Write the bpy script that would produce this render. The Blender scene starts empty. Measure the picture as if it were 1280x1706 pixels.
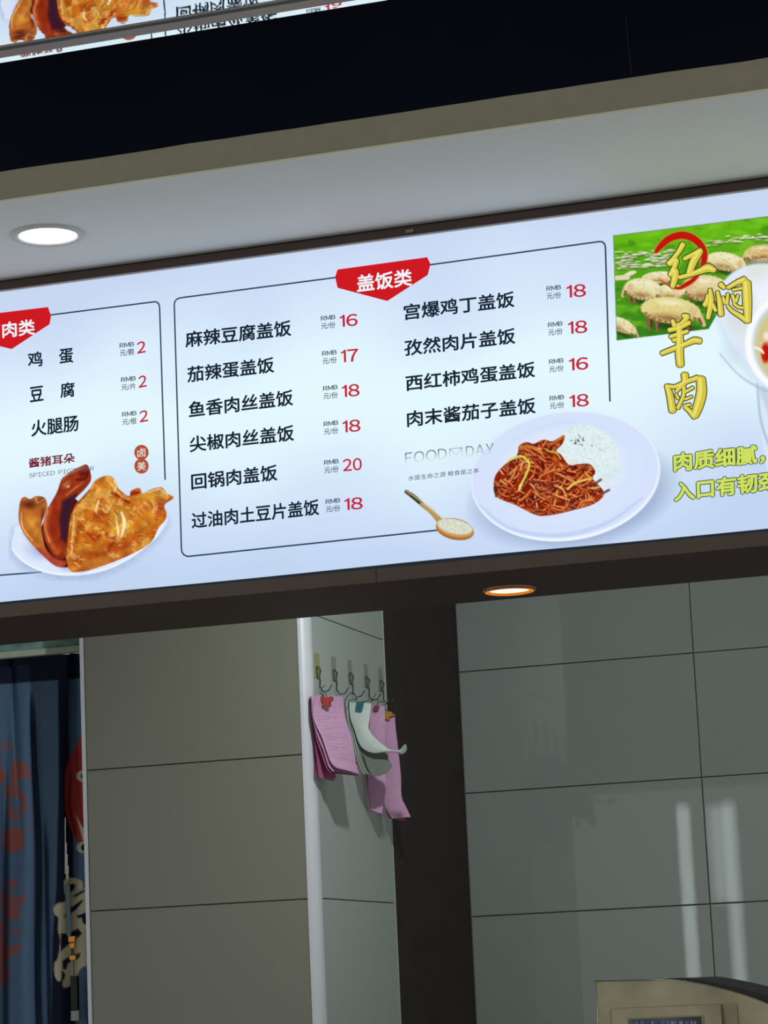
import bpy, bmesh, math, random
import numpy as np
from mathutils import Vector

SC = bpy.context.scene
COL = SC.collection
random.seed(7)

# ------------------------------------------------------------------ camera
IW, IH = 1280.0, 1706.0
FPX = 4379.83
YAW, PITCH, ROLL = math.radians(17.39438927), math.radians(10.42023325), math.radians(-2.59679055)
CAM = np.array([0.0, 0.0, 1.55])
_F = np.array([-math.sin(YAW)*math.cos(PITCH), math.cos(YAW)*math.cos(PITCH), math.sin(PITCH)])
_r = np.array([math.cos(YAW), math.sin(YAW), 0.0])
_u = np.cross(_r, _F)
_R = _r*math.cos(ROLL) + _u*math.sin(ROLL)
_U = -_r*math.sin(ROLL) + _u*math.cos(ROLL)
cam_data = bpy.data.cameras.new('camera')
cam = bpy.data.objects.new('camera', cam_data)
COL.objects.link(cam)
cam_data.sensor_fit = 'VERTICAL'
cam_data.sensor_height = 36.0
cam_data.lens = 36.0*FPX/IH
cam_data.clip_start = 0.05
from mathutils import Matrix
cam.matrix_world = Matrix(((_R[0], _U[0], -_F[0], CAM[0]), (_R[1], _U[1], -_F[1], CAM[1]), (_R[2], _U[2], -_F[2], CAM[2]), (0, 0, 0, 1)))
SC.camera = cam

# ------------------------------------------------------------------ world, lights, exposure
w = bpy.data.worlds.new('hall_ambience'); SC.world = w; w.use_nodes = True
bgn = w.node_tree.nodes['Background']
bgn.inputs[0].default_value = (0.97, 1.0, 0.93, 1); bgn.inputs[1].default_value = 0.50
SC.view_settings.view_transform = 'Standard'
SC.view_settings.look = 'None'
SC.view_settings.exposure = 0.0
SC.view_settings.gamma = 1.0
SC.view_settings.use_curve_mapping = False

def area_light(name, loc, target, size, power, color, size_y=None):
    ld = bpy.data.lights.new(name, 'AREA')
    ld.energy = power; ld.color = color; ld.size = size
    if size_y: ld.shape = 'RECTANGLE'; ld.size_y = size_y
    o = bpy.data.objects.new(name, ld); COL.objects.link(o)
    o.location = loc
    o.rotation_euler = (Vector(target)-Vector(loc)).to_track_quat('-Z', 'Y').to_euler()
    return o
# lamp high on the back of the sign beam, facing into the kitchen
area_light('kitchen_lamp', (-1.28, 4.33, 2.54), (-1.45, 5.9, 2.0), 0.05, 8.2, (0.92, 1.0, 0.96))
area_light('kitchen_ceiling_lamp', (-0.4, 5.0, 2.9), (-0.9, 5.8, 1.4), 0.6, 2.0, (0.88, 0.97, 1.0))
area_light('back_room_fill', (-3.3, 5.9, 2.7), (-2.9, 6.36, 1.9), 0.3, 5.0, (1.0, 1.0, 0.94))  # added unseen light that brightens the wall behind the curtain gap
# upright tube lamps across the hall: they are what glints in the glossy wall tiles
TUBES = [(-3.81, -6.5, 0.045, 2.05, 1.55, 1.9), (-3.470, -6.5, 0.060, 2.05, 1.55, 1.7), (-3.565, -6.5, 0.12, 2.46, 0.70, 0.8)]   # x, y, width, height, length, watts

# ------------------------------------------------------------------ pixel rays onto real planes
def ray(x, y): return _F*FPX + _R*(x-640.0) - _U*(y-853.0)
def atY(x, y, Y):
    d = ray(x, y); return CAM + d*((Y-CAM[1])/d[1])
def atZ(x, y, Z):
    d = ray(x, y); return CAM + d*((Z-CAM[2])/d[2])
def atX(x, y, X):
    d = ray(x, y); return CAM + d*((X-CAM[0])/d[0])
def s2l(c):
    out = []
    for v in c[:3]:
        v = v/255.0
        out.append(v/12.92 if v <= 0.04045 else ((v+0.055)/1.055)**2.4)
    return tuple(out)

# ------------------------------------------------------------------ materials
def new_mat(name):
    m = bpy.data.materials.new(name); m.use_nodes = True
    return m, m.node_tree.nodes, m.node_tree.links
def pbr(name, rgb, rough=0.6, metal=0.0, noise=0.0, nscale=20.0, bump=0.0, bscale=60.0, spec=0.5, alpha=1.0, trans=0.0):
    m, n, l = new_mat(name); b = n['Principled BSDF']
    c = s2l(rgb)
    b.inputs['Base Color'].default_value = (*c, 1)
    b.inputs['Roughness'].default_value = rough
    b.inputs['Metallic'].default_value = metal
    b.inputs['Specular IOR Level'].default_value = spec
    b.inputs['Alpha'].default_value = alpha
    b.inputs['Transmission Weight'].default_value = trans
    tc = n.new('ShaderNodeTexCoord')
    if noise > 0:
        t = n.new('ShaderNodeTexNoise'); t.inputs['Scale'].default_value = nscale; t.inputs['Detail'].default_value = 4
        l.new(tc.outputs['Object'], t.inputs['Vector'])
        r = n.new('ShaderNodeValToRGB')
        r.color_ramp.elements[0].position = 0.3; r.color_ramp.elements[1].position = 0.7
        r.color_ramp.elements[0].color = (*[v*(1-noise) for v in c], 1)
        r.color_ramp.elements[1].color = (*[min(1, v*(1+noise)) for v in c], 1)
        l.new(t.outputs['Fac'], r.inputs['Fac']); l.new(r.outputs['Color'], b.inputs['Base Color'])
    if bump > 0:
        t2 = n.new('ShaderNodeTexNoise'); t2.inputs['Scale'].default_value = bscale; t2.inputs['Detail'].default_value = 3
        l.new(tc.outputs['Object'], t2.inputs['Vector'])
        bp = n.new('ShaderNodeBump'); bp.inputs['Strength'].default_value = bump; bp.inputs['Distance'].default_value = 0.01
        l.new(t2.outputs['Fac'], bp.inputs['Height']); l.new(bp.outputs['Normal'], b.inputs['Normal'])
    return m
def emis(name, rgb, strength=1.0):
    m, n, l = new_mat(name)
    n.remove(n['Principled BSDF'])
    e = n.new('ShaderNodeEmission'); e.inputs[0].default_value = (*s2l(rgb), 1); e.inputs[1].default_value = strength
    l.new(e.outputs[0], n['Material Output'].inputs[0])
    return m
def print_mat(name):
    """backlit colour print: ink colour in the 'ink' attribute, film opacity in its alpha"""
    m, n, l = new_mat(name); n.remove(n['Principled BSDF'])
    a = n.new('ShaderNodeAttribute'); a.attribute_name = 'ink'
    e = n.new('ShaderNodeEmission'); t = n.new('ShaderNodeBsdfTransparent'); mx = n.new('ShaderNodeMixShader')
    l.new(a.outputs['Color'], e.inputs[0]); l.new(a.outputs['Alpha'], mx.inputs[0])
    l.new(t.outputs[0], mx.inputs[1]); l.new(e.outputs[0], mx.inputs[2]); l.new(mx.outputs[0], n['Material Output'].inputs[0])
    return m
def cloth_mat(name):
    m, n, l = new_mat(name); b = n['Principled BSDF']
    a = n.new('ShaderNodeAttribute'); a.attribute_name = 'ink'
    t = n.new('ShaderNodeTexNoise'); t.inputs['Scale'].default_value = 900
    tc = n.new('ShaderNodeTexCoord'); l.new(tc.outputs['Object'], t.inputs['Vector'])
    bp = n.new('ShaderNodeBump'); bp.inputs['Strength'].default_value = 0.3; bp.inputs['Distance'].default_value = 0.001
    l.new(t.outputs['Fac'], bp.inputs['Height']); l.new(bp.outputs['Normal'], b.inputs['Normal'])
    l.new(a.outputs['Color'], b.inputs['Base Color']); b.inputs['Roughness'].default_value = 0.85
    b.inputs['Specular IOR Level'].default_value = 0.2
    return m

# backlit acrylic face: light from tube rows behind, brighter and cooler in the middle
def face_mat():
    m, n, l = new_mat('backlit_film'); n.remove(n['Principled BSDF'])
    tc = n.new('ShaderNodeTexCoord'); sp = n.new('ShaderNodeSeparateXYZ'); l.new(tc.outputs['Object'], sp.inputs[0])
    mr = n.new('ShaderNodeMapRange'); mr.inputs[1].default_value = 2.215; mr.inputs[2].default_value = 2.745
    l.new(sp.outputs['Z'], mr.inputs[0])
    cr = n.new('ShaderNodeValToRGB'); cr.color_ramp.interpolation = 'B_SPLINE'
    el = cr.color_ramp.elements
    stops = [(0, (192, 212, 240)), (0.1, (200, 218, 246)), (0.26, (210, 229, 250)), (0.42, (226, 246, 254)), (0.6, (230, 252, 255)), (0.76, (214, 232, 252)), (0.9, (202, 218, 245)), (1.0, (200, 214, 240))]
    el[0].position = 0; el[0].color = (*s2l(stops[0][1]), 1); el[1].position = 1; el[1].color = (*s2l(stops[-1][1]), 1)
    for p, c in stops[1:-1]:
        e = el.new(p); e.color = (*s2l(c), 1)
    # tube rows are not even along the box
    nz = n.new('ShaderNodeTexNoise'); nz.inputs['Scale'].default_value = 3.4; nz.inputs['Detail'].default_value = 1.0
    l.new(tc.outputs['Object'], nz.inputs['Vector'])
    ms = n.new('ShaderNodeMath'); ms.operation = 'MULTIPLY_ADD'; ms.inputs[1].default_value = 0.5; ms.inputs[2].default_value = -0.25
    l.new(nz.outputs['Fac'], ms.inputs[0])
    ad = n.new('ShaderNodeMath'); ad.operation = 'ADD'; l.new(mr.outputs[0], ad.inputs[0]); l.new(ms.outputs[0], ad.inputs[1])
    l.new(ad.outputs[0], cr.inputs[0])
    e = n.new('ShaderNodeEmission'); l.new(cr.outputs[0], e.inputs[0]); e.inputs[1].default_value = 1.0
    l.new(e.outputs[0], n['Material Output'].inputs[0])
    return m

M = dict(
    face=face_mat(), photo=print_mat('printed_photo'), cloth=cloth_mat('printed_cloth'),
    ink=emis('ink_black', (24, 38, 52)), inkred=emis('ink_red', (196, 40, 62)), inkgrey=emis('ink_grey', (66, 88, 100)),
    badge=emis('ink_badge_red', (206, 26, 34)), white=emis('ink_white', (236, 244, 252)), maroon=emis('ink_maroon', (120, 36, 52)),
    seal=emis('ink_seal', (178, 84, 52)), gold=emis('ink_gold', (216, 196, 66)), goldlight=emis('ink_gold_light', (232, 224, 112)), goldline=emis('ink_gold_outline', (58, 74, 44)),
    lime=emis('ink_lime', (208, 224, 96)), limeline=emis('ink_lime_outline', (52, 84, 66)), line=emis('ink_line', (44, 72, 84)),
    ceil=pbr('ceiling_paint', (236, 236, 234), 0.75, bump=0.05, bscale=250, noise=0.02, nscale=4),
    lip=pbr('beige_edge_paint', (166, 160, 142), 0.85, bump=0.15, bscale=300, noise=0.03, nscale=40),
    edge=pbr('cream_edge_strip', (240, 234, 214), 0.5),
    black=pbr('matt_black_paint', (20, 25, 38), 0.97, noise=0.2, nscale=3, spec=0.05),
    seam=pbr('panel_seam_filler', (48, 48, 54), 0.8),
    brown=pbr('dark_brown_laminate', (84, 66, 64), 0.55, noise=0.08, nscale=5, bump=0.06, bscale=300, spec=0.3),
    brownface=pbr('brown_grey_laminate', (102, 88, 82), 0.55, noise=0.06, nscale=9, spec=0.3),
    darkpanel=pbr('dark_wood_panel', (56, 45, 44), 0.62, noise=0.12, nscale=12, bump=0.08, bscale=200, spec=0.25),
    scratch=pbr('laminate_joint', (134, 112, 106), 0.6),
    navytrim=pbr('film_edge_navy', (34, 52, 78), 0.5),
    mirror=pbr('mirror_steel', (246, 246, 248), 0.015, 1.0, bump=0.012, bscale=14),
    goldmetal=pbr('polished_bronze', (104, 72, 34), 0.35, 0.7, noise=0.25, nscale=5, bump=0.1, bscale=30),
    bronze=pbr('brushed_bronze', (150, 130, 98), 0.4, 1.0, noise=0.1, nscale=30),
    grout=pbr('grout', (126, 120, 108), 0.95),
    tile_a=pbr('glazed_tile_shaded_front', (128, 127, 116), 0.32, noise=0.02, nscale=3, bump=0.05, bscale=90, spec=0.35),  # pillar front: its dimmer light is put into a darker tile colour
    tile_b=pbr('glazed_tile_cool', (150, 156, 154), 0.012, noise=0.02, nscale=3, bump=0.0016, bscale=420, spec=0.5),
    tile_c=pbr('glazed_tile_lit_side', (178, 187, 184), 0.62, noise=0.015, nscale=3, bump=0.04, bscale=90, spec=0.15),  # pillar side: same tile, lightened in colour where the light falls
    trimwhite=pbr('white_pvc_corner', (206, 208, 216), 0.35, noise=0.02),
    steel=pbr('brushed_steel', (146, 138, 118), 0.3, 0.9, noise=0.22, nscale=11, bump=0.03, bscale=80),
    steeld=pbr('dull_steel', (140, 132, 112), 0.4, 0.8, noise=0.08, nscale=20),
    blackp=pbr('black_plastic', (12, 11, 13), 0.5),
    screen=pbr('screen_glass', (18, 20, 34), 0.08),
    paint_wall=pbr('plain_paint', (170, 172, 164), 0.9, noise=0.03, nscale=4),
    floor=pbr('floor_tiles', (120, 114, 104), 0.5, noise=0.1, nscale=6),
    counter=pbr('counter_steel', (170, 168, 160), 0.4, 0.8, noise=0.06, nscale=10),
    pink=pbr('pink_slip_paper', (200, 154, 190), 0.9, noise=0.05, nscale=60),
    pinkd=pbr('pink_slip_paper_back', (176, 96, 136), 0.9, noise=0.05, nscale=60),
    paper=pbr('white_slip_paper', (196, 206, 202), 0.9, noise=0.04, nscale=60),
    paperg=pbr('grey_carbon_paper', (118, 122, 116), 0.9, noise=0.06, nscale=60),
    print=pbr('faint_slip_printing', (176, 128, 166), 0.9),
    wire=pbr('hook_wire', (62, 70, 64), 0.35, 0.6),
    pad=pbr('clear_hook_pad', (176, 186, 176), 0.2, alpha=0.45),
    pady=pbr('yellowed_hook_pad', (186, 190, 140), 0.3, alpha=0.6),
    clipred=pbr('clip_red', (168, 60, 48), 0.45), clipteal=pbr('clip_teal', (30, 100, 108), 0.45),
    clipyel=pbr('clip_amber', (176, 128, 40), 0.45), clipmar=pbr('clip_maroon', (128, 52, 62), 0.45),
    rail=pbr('pale_rail', (196, 206, 190), 0.5, noise=0.06, nscale=30), railt=pbr('rail_plastic_wrap', (140, 172, 170), 0.2, noise=0.45, nscale=16, bump=0.4, bscale=30),
    brass=pbr('brass', (226, 156, 70), 0.3, 0.7), tubemetal=pbr('lamp_housing', (200, 200, 200), 0.4),
)

# ------------------------------------------------------------------ mesh helpers
def obj(name, verts, faces, mat, parent=None, smooth=False, uvs=None):
    me = bpy.data.meshes.new(name)
    me.from_pydata([tuple(map(float, v)) for v in verts], [], faces)
    me.materials.append(mat)
    if smooth: me.shade_smooth()
    me.update()
    o = bpy.data.objects.new(name, me); COL.objects.link(o)
    if parent is not None: o.parent = parent
    return o
def from_bm(name, bm, mat, parent=None, smooth=False):
    me = bpy.data.meshes.new(name); bm.normal_update(); bm.to_mesh(me); bm.free()
    me.materials.append(mat)
    if smooth: me.shade_smooth()
    o = bpy.data.objects.new(name, me); COL.objects.link(o)
    if parent is not None: o.parent = parent
    return o
def thing(name, label, cat, group=None):
    o = bpy.data.objects.new(name, None); COL.objects.link(o)
    o['label'] = label; o['category'] = cat
    if group: o['group'] = group
    return o
def tag(o, label, cat, group=None):
    o['label'] = label; o['category'] = cat
    if group: o['group'] = group
    return o
def struct(o): o['kind'] = 'structure'; return o
BOXF = [(0, 3, 2, 1), (4, 5, 6, 7), (0, 1, 5, 4), (1, 2, 6, 5), (2, 3, 7, 6), (3, 0, 4, 7)]
def boxv(a, b):
    (x0, y0, z0), (x1, y1, z1) = a, b
    return [(x0, y0, z0), (x1, y0, z0), (x1, y1, z0), (x0, y1, z0), (x0, y0, z1), (x1, y0, z1), (x1, y1, z1), (x0, y1, z1)]
def box(name, a, b, mat, parent=None, bevel=0.0):
    if bevel <= 0: return obj(name, boxv(a, b), BOXF, mat, parent)
    bm = bmesh.new(); vs = [bm.verts.new(v) for v in boxv(a, b)]
    for f in BOXF: bm.faces.new([vs[i] for i in f])
    bmesh.ops.bevel(bm, geom=list(bm.edges), offset=bevel, segments=2, affect='EDGES', profile=0.5)
    return from_bm(name, bm, mat, parent)
def lathe(name, prof, c, mat, parent=None, n=48):
    """prof: (radius, z) pairs around the vertical axis through c"""
    v, f = [], []
    for r, z in prof:
        for k in range(n):
            a = 2*math.pi*k/n; v.append((c[0]+r*math.cos(a), c[1]+r*math.sin(a), c[2]+z))
    for i in range(len(prof)-1):
        for k in range(n):
            a, b = i*n+k, i*n+(k+1) % n; f.append((a, b, b+n, a+n))
    if prof[0][0] < 1e-5: pass
    return obj(name, v, f, mat, parent, True)
def disc(name, r, c, mat, parent=None, n=48, dz=0):
    v = [(c[0]+r*math.cos(2*math.pi*k/n), c[1]+r*math.sin(2*math.pi*k/n), c[2]+dz) for k in range(n)]
    return obj(name, v, [tuple(range(n))[::-1]], mat, parent)
def tube(bm, pts, r, n=8):
    pts = [Vector(p) for p in pts]; rings = []
    for i, p in enumerate(pts):
        t = (pts[min(i+1, len(pts)-1)]-pts[max(i-1, 0)]).normalized()
        a = t.orthogonal().normalized() if i == 0 else (a - t*a.dot(t)).normalized()
        b = t.cross(a); rr = r[i] if isinstance(r, (list, tuple)) else r
        rings.append([bm.verts.new(p + (a*math.cos(2*math.pi*k/n)+b*math.sin(2*math.pi*k/n))*rr) for k in range(n)])
    for i in range(len(rings)-1):
        for k in range(n):
            bm.faces.new((rings[i][k], rings[i][(k+1) % n], rings[i+1][(k+1) % n], rings[i+1][k]))
    bm.faces.new(rings[0][::-1]); bm.faces.new(rings[-1])
def prism_xz(name, pts, y0, y1, mat, parent=None):
    """closed outline (x, z) given depth from y0 (front) to y1"""
    n = len(pts); v = [(p[0], y0, p[1]) for p in pts]+[(p[0], y1, p[1]) for p in pts]
    f = [tuple(range(n)), tuple(range(n, 2*n))[::-1]]+[(i, i+n, (i+1) % n+n, (i+1) % n) for i in range(n)]
    o = obj(name, v, f, mat, parent)
    bm = bmesh.new(); bm.from_mesh(o.data); bmesh.ops.recalc_face_normals(bm, faces=bm.faces); bm.to_mesh(o.data); bm.free()
    return o

# ------------------------------------------------------------------ the setting
BY = 3.90                       # plane of the menu sign
BZ0, BZ1 = 2.2152, 2.7450
CZ = 2.7647                     # underside of the white soffit
LY = 3.5055                     # its front edge
XL, XR = -3.6, 1.4
HZ, HY = 2.1905, 4.196          # underside of the sign beam and its back edge
struct(box('ceiling', (XL, LY+0.004, CZ), (XR, BY-0.0005, CZ+0.05), M['ceil']))
# front lip of the soffit: bright arris below, beige face above with an uneven painted top
n = 90; v = []; f = []
rr = random.Random(3)
for i in range(n+1):
    x = XL+(XR-XL)*i/n; zt = 2.8122+rr.uniform(-0.0009, 0.0009)
    v += [(x, LY, CZ+0.0026), (x, LY, zt), (x, LY+0.004, zt), (x, LY+0.004, CZ+0.0026)]
for i in range(n):
    a = 4*i; f += [(a, a+4, a+5, a+1), (a+1, a+5, a+6, a+2), (a+2, a+6, a+7, a+3), (a+3, a+7, a+4, a)]
struct(obj('trim_1', v, f, M['lip']))
struct(box('trim_2', (XL, LY-0.0012, CZ-0.0005), (XR, LY+0.004, CZ+0.0026), M['edge']))
# black recess between soffit and mirror panel
rec = struct(obj('wall_front', [(XL, LY+0.002, 2.80), (XR, LY+0.002, 2.80), (XR, LY+0.002, 3.3), (XL, LY+0.002, 3.3), (XL, 2.6, 3.3), (XR, 2.6, 3.3)],
                 [(0, 1, 2, 3), (3, 2, 5, 4)], M['black']))
a, b = atY(1042, 30, LY), atY(1052, 124, LY)
obj('panel_seam', [(a[0], LY+0.0008, a[2]), (a[0]+0.0009, LY+0.0008, a[2]), (b[0]+0.0009, LY+0.0008, b[2]), (b[0], LY+0.0008, b[2])], [(0, 3, 2, 1)], M['seam'], rec)
# kitchen shell
struct(box('floor', (-4.2, -1.0, -0.05), (2.2, 6.6, 0.0), M['floor']))
struct(box('ceiling.001', (-4.2, HY+0.02, 2.95), (2.2, 6.6, 3.0), M['paint_wall']))
WY = 6.34
wb = struct(box('wall_back', (-1.812, WY+0.0095, 0.0), (1.9, WY+0.08, 2.95), M['grout']))
def tile(name, a, b, mat, parent): return box(name, a, b, mat, parent, 0.0012)
zs = [1.733+0.305*k for k in range(-5, 4)]+[2.949]
zs = [0.002]+[z for z in zs if z > 0.05]
rt = random.Random(5)
for i in range(len(zs)-1):
    for k in range(6):
        x0 = -1.808+0.6*k
        d = rt.uniform(-0.0006, 0.0006)
        tile('tile', (x0+0.0012, WY+d, zs[i]+0.0012), (x0+0.5988, WY+0.011, zs[i+1]-0.0012), M['tile_b'], wb)
SX, PY = -1.81, 5.20
wl = struct(box('wall_left', (-2.33, PY+0.01, 0.0), (SX-0.011, 6.42, 2.95), M['grout']))
zs = [0.002]+[1.755+0.3*k for k in range(-5, 4)]+[2.949]
for i in range(len(zs)-1):
    if zs[i+1]-zs[i] < 0.05: continue
    tile('tile', (-2.3245, PY, zs[i]+0.001), (SX-0.020, PY+0.012, zs[i+1]-0.001), M['tile_a'], wl)
    tile('tile', (SX-0.0115, PY+0.020, zs[i]+0.001), (SX, 5.728, zs[i+1]-0.001), M['tile_c'], wl)
# white quarter-round corner profile and flat edge profile of the pillar
v = []; f = []; K = 10; R0 = 0.024
prof = [(SX-0.022, PY+0.001)]+[(SX-R0+R0*math.sin(t)+0.002, PY+R0-R0*math.cos(t)-0.003) for t in [math.pi/2*k/K for k in range(K+1)]]+[(SX-0.002, PY+0.022), (SX-0.022, PY+0.022)]
m_ = len(prof)
for z in (0.0, 2.95): v += [(p[0], p[1], z) for p in prof]
f = [(i, (i+1) % m_, (i+1) % m_+m_, i+m_) for i in range(m_)]+[tuple(range(m_))[::-1], tuple(range(m_, 2*m_))]
struct(obj('trim_3', v, f, M['trimwhite'], None, False))
struct(box('trim_4', (-2.3345, PY-0.002, 0.0), (-2.3265, PY+0.02, 2.95), M['trimwhite']))
struct(box('trim_5', (SX-0.010, 5.731, 0.0), (SX+0.002, WY-0.001, 2.95), M['darkpanel'], None, 0.001))
struct(box('trim_6', (SX-0.010, 5.7285, 0.0), (SX+0.0012, 5.7305, 2.95), M['tile_c']))
struct(box('wall_side', (-4.2, 6.36, 0.0), (-2.34, 6.42, 2.95), M['paint_wall']))
struct(box('wall_outer', (-4.26, 4.3, 0.0), (-4.2, 6.42, 2.95), M['paint_wall']))
# sign beam: boxed carcass with dark laminate underside
struct(box('trim_7', (XL, BY+0.001, HZ+0.0006), (XR, HY, 2.95), M['black']))
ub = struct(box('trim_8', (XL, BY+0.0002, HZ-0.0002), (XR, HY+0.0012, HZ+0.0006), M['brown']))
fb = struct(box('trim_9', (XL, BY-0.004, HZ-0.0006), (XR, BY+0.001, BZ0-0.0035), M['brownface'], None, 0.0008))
p = atY(628, 955, BY)
box('panel_joint', (p[0]-0.0004, BY-0.0045, HZ-0.0006), (p[0]+0.0006, BY-0.0038, BZ0-0.004), M['blackp'], fb)
a, b = atZ(634, 969, HZ), atZ(716, 1007, HZ)
obj('panel_joint', [(a[0]-0.0003, a[1], HZ-0.0007), (a[0]+0.0003, a[1], HZ-0.0007), (b[0]+0.0003, b[1], HZ-0.0007), (b[0]-0.0003, b[1], HZ-0.0007)], [(0, 1, 2, 3)], M['scratch'], ub)

# ------------------------------------------------------------------ mirror ceiling panel with bronze edge
mir = thing('mirror_panel', 'polished mirror ceiling strip edged in bronze at the top, reflecting the lit menu sign', 'mirror')
MZ = 2.783
def ym(x, y, z): return atZ(x, y, z)[1]
y1 = ym(0, 76, MZ)
box('mirror_sheet', (XL, 2.2, MZ), (XR, y1, MZ+0.004), M['mirror'], mir)
y2 = ym(0, 85, MZ); y3 = ym(0, 97, MZ+0.005)
yb = ym(0, 79, MZ)
box('edge_bead', (XL, y1+0.0003, MZ-0.0004), (XR, yb, MZ+0.004), M['bronze'], mir, 0.0003)
box('groove_shade', (XL, yb, MZ), (XR, y2, MZ+0.008), M['blackp'], mir)  # flush dark strip standing in for the shade of a groove
obj('bronze_face', [(XL, y2, MZ), (XR, y2, MZ), (XR, y3, MZ+0.005), (XL, y3, MZ+0.005), (XL, y2, MZ+0.009), (XR, y2, MZ+0.009), (XR, y3, MZ+0.009), (XL, y3, MZ+0.009)], BOXF, M['goldmetal'], mir)
LZ = 2.802
y5 = ym(0, 97, LZ)-0.004; y4 = ym(0, 105, LZ)
box('mirror_lip', (XL, y5, LZ), (XR, y4, LZ+0.004), M['mirror'], mir)
box('back_board', (XL, 2.2, LZ+0.005), (XR, y4-0.002, 2.83), M['blackp'], mir)

# ------------------------------------------------------------------ downlights
def downlight(name, label, px, py, Z, ro, ri, trim, lens_rgb, power, lens_strength, ring=None):
    c = atZ(px, py, Z); c = (c[0], c[1], Z)
    t = thing(name, label, 'ceiling light', 'recessed downlights')
    lathe('trim_ring', [(ro, 0.0), (ro, -0.0025), (ro-0.004, -0.0045), (ri+0.003, -0.004), (ri, -0.001), (ri, 0.0)], c, trim, t)
    disc('diffuser', ri, c, emis(name+'_diffuser', lens_rgb, lens_strength), t, dz=-0.0012)
    if ring is not None:
        lathe('reflector_rim', [(ri+0.0042, -0.0047), (ri+0.001, -0.0055), (ri-0.0008, -0.0035), (ri-0.002, -0.0013)], c, ring, t)
    return t
downlight('downlight', 'round white downlight shining in the pale soffit above the menu sign', 80, 391, CZ, 0.0595, 0.0455, pbr('white_ring', (206, 208, 208), 0.5), (255, 254, 250), 0, 5.0)
downlight('downlight', 'small warm downlight under the dark brown beam below the menu sign', 849, 981.5, HZ, 0.0440, 0.0360, pbr('bronze_ring', (168, 136, 122), 0.35, 0.5), (255, 226, 184), 0, 3.0, emis('glowing_rim', (226, 128, 44), 0.9))

# ------------------------------------------------------------------ the menu sign
sign = thing('menu_sign', 'long backlit white menu sign with dish names, red prices and food photos', 'sign')
obj('sign_face', [(XL, BY, BZ0), (XR, BY, BZ0), (XR, BY, BZ1), (XL, BY, BZ1)], [(0, 1, 2, 3)], M['face'], sign)
box('top_frame', (XL, BY-0.003, BZ1), (XR, BY+0.0008, CZ-0.0042), M['brown'], sign)
box('frame_lip', (XL, BY-0.005, BZ1-0.0012), (XR, BY+0.0006, BZ1+0.0008), pbr('frame_lip_grey', (188, 184, 184), 0.5), sign)
box('shadow_strip', (XL, BY-0.0045, CZ-0.0042), (XR, BY+0.0008, CZ-0.0024), M['blackp'], sign)
box('cover_strip', (XL, BY-0.006, CZ-0.0024), (XR, BY+0.0008, CZ-0.0004), pbr('cover_strip_grey', (150, 152, 150), 0.6), sign)
# bottom film edge, slightly wavy
v = []; f = []; n = 120
for i in range(n+1):
    x = XL+(XR-XL)*i/n; zt = BZ0+0.0012+0.0011*math.sin(x*7)*math.sin(x*2.3+1)
    v += [(x, BY-0.002, BZ0-0.0036), (x, BY-0.002, zt)]
for i in range(n): f.append((2*i, 2*i+2, 2*i+3, 2*i+1))
obj('film_edge', v, f, M['navytrim'], sign)
p = atY(684, 386, BY); box('frame_clip', (p[0]-0.007, BY-0.0055, p[2]-0.003), (p[0]+0.007, BY-0.003, p[2]+0.003), M['steeld'], sign, 0.0008)

LAY = {'line': BY-0.0006, 'under': BY-0.0009, 'photo': BY-0.0012, 'badge': BY-0.0012, 'text': BY-0.0018, 'out': BY-0.0020, 'top': BY-0.0026, 'shine': BY-0.0032}
def P(pt, layer): return atY(pt[0], pt[1], LAY[layer])

def raw_text(s):
    cu = bpy.data.curves.new('t', 'FONT'); cu.body = s; cu.size = 1.0; cu.resolution_u = 3; cu.fill_mode = 'FRONT'
    o = bpy.data.objects.new('t', cu); COL.objects.link(o)
    dg = bpy.context.evaluated_depsgraph_get()
    me = bpy.data.meshes.new_from_object(o.evaluated_get(dg))
    co = np.array([v.co[:] for v in me.vertices]); fs = [tuple(p.vertices) for p in me.polygons]
    bpy.data.objects.remove(o); bpy.data.curves.remove(cu); bpy.data.meshes.remove(me)
    return co, fs
def text_mesh(s, bold):
    if all(ord(c) < 128 for c in s):         # Latin letters and digits: set glyph by glyph
        co = []; fs = []; x = 0.0
        for c in s:
            if c == ' ': x += 0.45; continue
            if c == '1':                     # plain sans one, a flag and no foot
                g = np.array([(0.17, 0, 0), (0.25, 0, 0), (0.25, 0.735, 0), (0.185, 0.735, 0), (0.14, 0.66, 0), (0.03, 0.61, 0), (0.03, 0.54, 0), (0.17, 0.585, 0)], float); gf = [(0, 1, 2, 7), (7, 2, 3, 4), (7, 4, 5, 6)]
            else: g, gf = raw_text(chr(ord(c)+0xFEE0))
            g = g.copy(); g[:, 0] += x-g[:, 0].min()
            k = sum(len(q) for q in co); co.append(g); fs += [tuple(a+k for a in f) for f in gf]
            x = g[:, 0].max()+0.09
        co = np.concatenate(co)
    else: co, fs = raw_text(s)
    if bold > 0:                             # heavier strokes: the same flat lettering laid over itself, spread by the weight
        n = len(co); cs = [co]; ff = list(fs)
        for k in range(8):
            a = math.pi/4*k; cs.append(co+np.array([bold*math.cos(a), bold*math.sin(a), 0])); ff += [tuple(i+n*(k+1) for i in f) for f in fs]
        co = np.concatenate(cs); fs = ff
    return co, fs
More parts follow.
